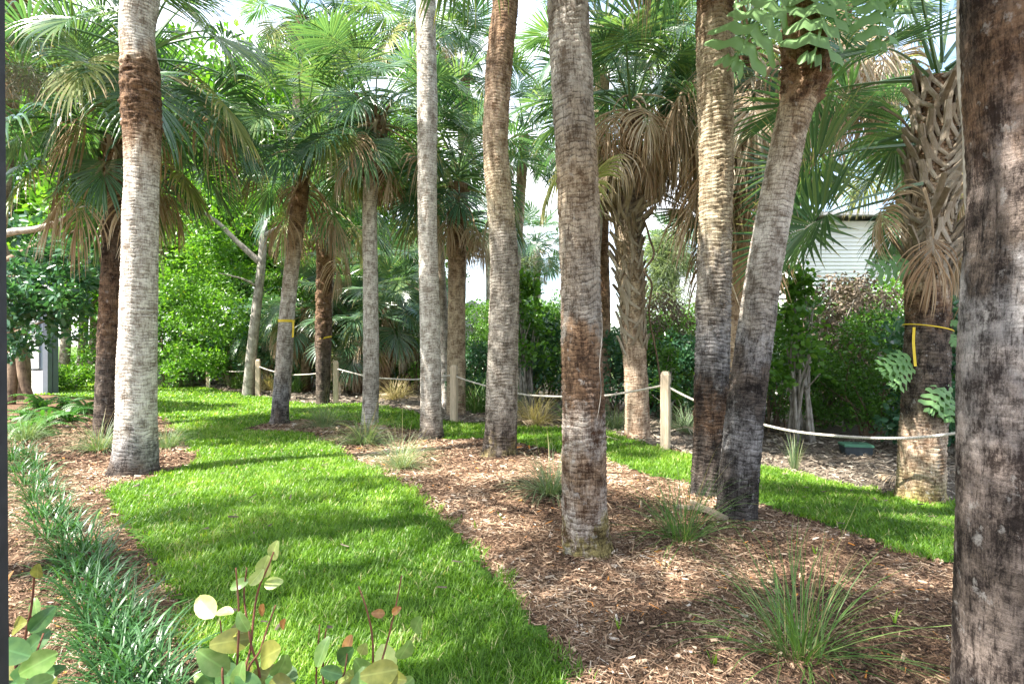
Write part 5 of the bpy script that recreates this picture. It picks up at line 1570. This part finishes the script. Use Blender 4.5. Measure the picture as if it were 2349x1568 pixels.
for k in FL:
    for s in (1, 2):
        m = oval_leaf(s * 7 + 3); m.materials.append(FL[k]); OV[k].append(m)

def front_shrub(label, d, stems, leaves, seed):
    rng = random.Random(seed)
    u, v = stems[0][0][:2]
    b = at(u, v, d); b.z = float(hgt(b.x, b.y))
    root = thing('broadleaf_shrub', label, 'shrub', b, 0, 'shrubs in front of the viewer')
    for S in stems:
        pts = [tuple(b + Vector((rng.uniform(-0.06, 0.06), rng.uniform(-0.05, 0.05), -0.05)))] + [tuple(at(p[0], p[1], d + rng.uniform(-0.03, 0.03))) for p in S]
        branch_obj(root, pts, 0.0036, 0.0016, M['twig'], 'stem', 30, 7)
    us = [l[0] for l in leaves]
    leaves = list(leaves) + [(rng.uniform(min(us), max(us)), rng.uniform(1500, 1600), rng.uniform(50, 90), rng.uniform(0, 360), rng.uniform(10, 60), rng.choice('gdogdol')) for _ in range(9)]
    for (u, v, size, ang, tilt, kind) in leaves:
        o = obj('leaf', rng.choice(OV[kind]), None, root)
        p = at(u, v, d + rng.uniform(-0.10, 0.10))
        a = math.radians(ang)
        x = Vector((math.cos(a), rng.uniform(-0.75, 0.45), math.sin(a))).normalized()
        nrm = Vector((rng.uniform(-0.7, 0.7), -math.cos(math.radians(tilt)), math.sin(math.radians(tilt))))
        nrm -= x * nrm.dot(x); nrm.normalize()
        y = nrm.cross(x)
        s = size / K / F * d
        o.matrix_local = Matrix.Translation(p - x * s * 0.5 - b) @ Matrix((x, y, nrm)).transposed().to_4x4() @ Matrix.Scale(s, 4)

front_shrub('pruned broadleaf shrub at the bottom left of centre with one pale yellow leaf', 1.3,
            [[(600, 1640), (575, 1470), (560, 1370), (566, 1300)], [(560, 1640), (600, 1480), (632, 1385)], [(560, 1640), (575, 1480), (590, 1360), (618, 1290), (636, 1240)], [(520, 1640), (512, 1500), (505, 1420)], [(545, 1640), (548, 1420), (541, 1300)]],
            [(470, 1388, 72, 150, 20, 'y'), (515, 1400, 44, 10, 60, 'l'), (548, 1338, 40, 200, 40, 'g'), (588, 1322, 42, 50, 20, 'l'), (626, 1335, 44, 15, 30, 'l'), (605, 1300, 60, 68, 10, 'l'), (628, 1262, 50, 72, 10, 'l'), (530, 1468, 84, 170, 25, 'o'), (545, 1440, 60, 20, 50, 'o'),
             (613, 1500, 86, 215, 25, 'o'), (600, 1398, 34, 250, 30, 'b'), (556, 1425, 46, 120, 30, 'g'), (645, 1530, 70, 60, 25, 'g'), (500, 1530, 90, 140, 30, 'd'), (560, 1545, 84, 60, 35, 'o'), (648, 1430, 32, 70, 20, 'b'), (590, 1570, 80, 190, 35, 'd'), (640, 1570, 76, 20, 35, 'o'), (520, 1575, 70, 200, 40, 'd'), (470, 1560, 60, 150, 40, 'g')], 1)
front_shrub('twiggy broadleaf shrub at the bottom centre with a tall bare brown twig', 1.35,
            [[(845, 1640), (862, 1560), (885, 1480), (905, 1400), (921, 1318)], [(850, 1640), (855, 1480), (842, 1400), (822, 1342)], [(750, 1640), (742, 1500), (748, 1440)], [(770, 1640), (790, 1540), (797, 1490)], [(735, 1640), (725, 1560), (733, 1430)]],
            [(796, 1480, 52, 250, 15, 'b'), (832, 1488, 46, 65, 15, 'l'), (928, 1492, 62, 60, 20, 'g'), (955, 1432, 56, 70, 15, 'g'), (868, 1405, 34, 160, 30, 'b'), (908, 1398, 26, 40, 20, 'b'), (738, 1492, 60, 75, 15, 'g'), (830, 1535, 70, 100, 25, 'g'), (780, 1560, 60, 40, 30, 'l'), (905, 1555, 60, 20, 30, 'o'), (760, 1540, 50, 160, 30, 'd'), (860, 1570, 60, 150, 30, 'g')], 2)
front_shrub('blurred broadleaf shrub in the bottom left corner with an orange leaf', 1.0,
            [[(30, 1640), (50, 1500), (72, 1390), (80, 1300)], [(60, 1640), (70, 1540), (100, 1450)], [(10, 1640), (20, 1500), (14, 1380)]],
            [(12, 1342, 70, 100, 15, 'b'), (40, 1432, 64, 30, 30, 'o'), (82, 1472, 70, 230, 20, 'd'), (60, 1556, 110, 20, 30, 'd'), (112, 1545, 60, 30, 30, 'd'), (22, 1490, 84, 160, 25, 'd'), (85, 1310, 40, 70, 10, 'o'), (95, 1420, 60, 50, 20, 'd'), (30, 1580, 100, 150, 30, 'd'), (80, 1390, 44, 120, 20, 'g')], 3)
#@@END
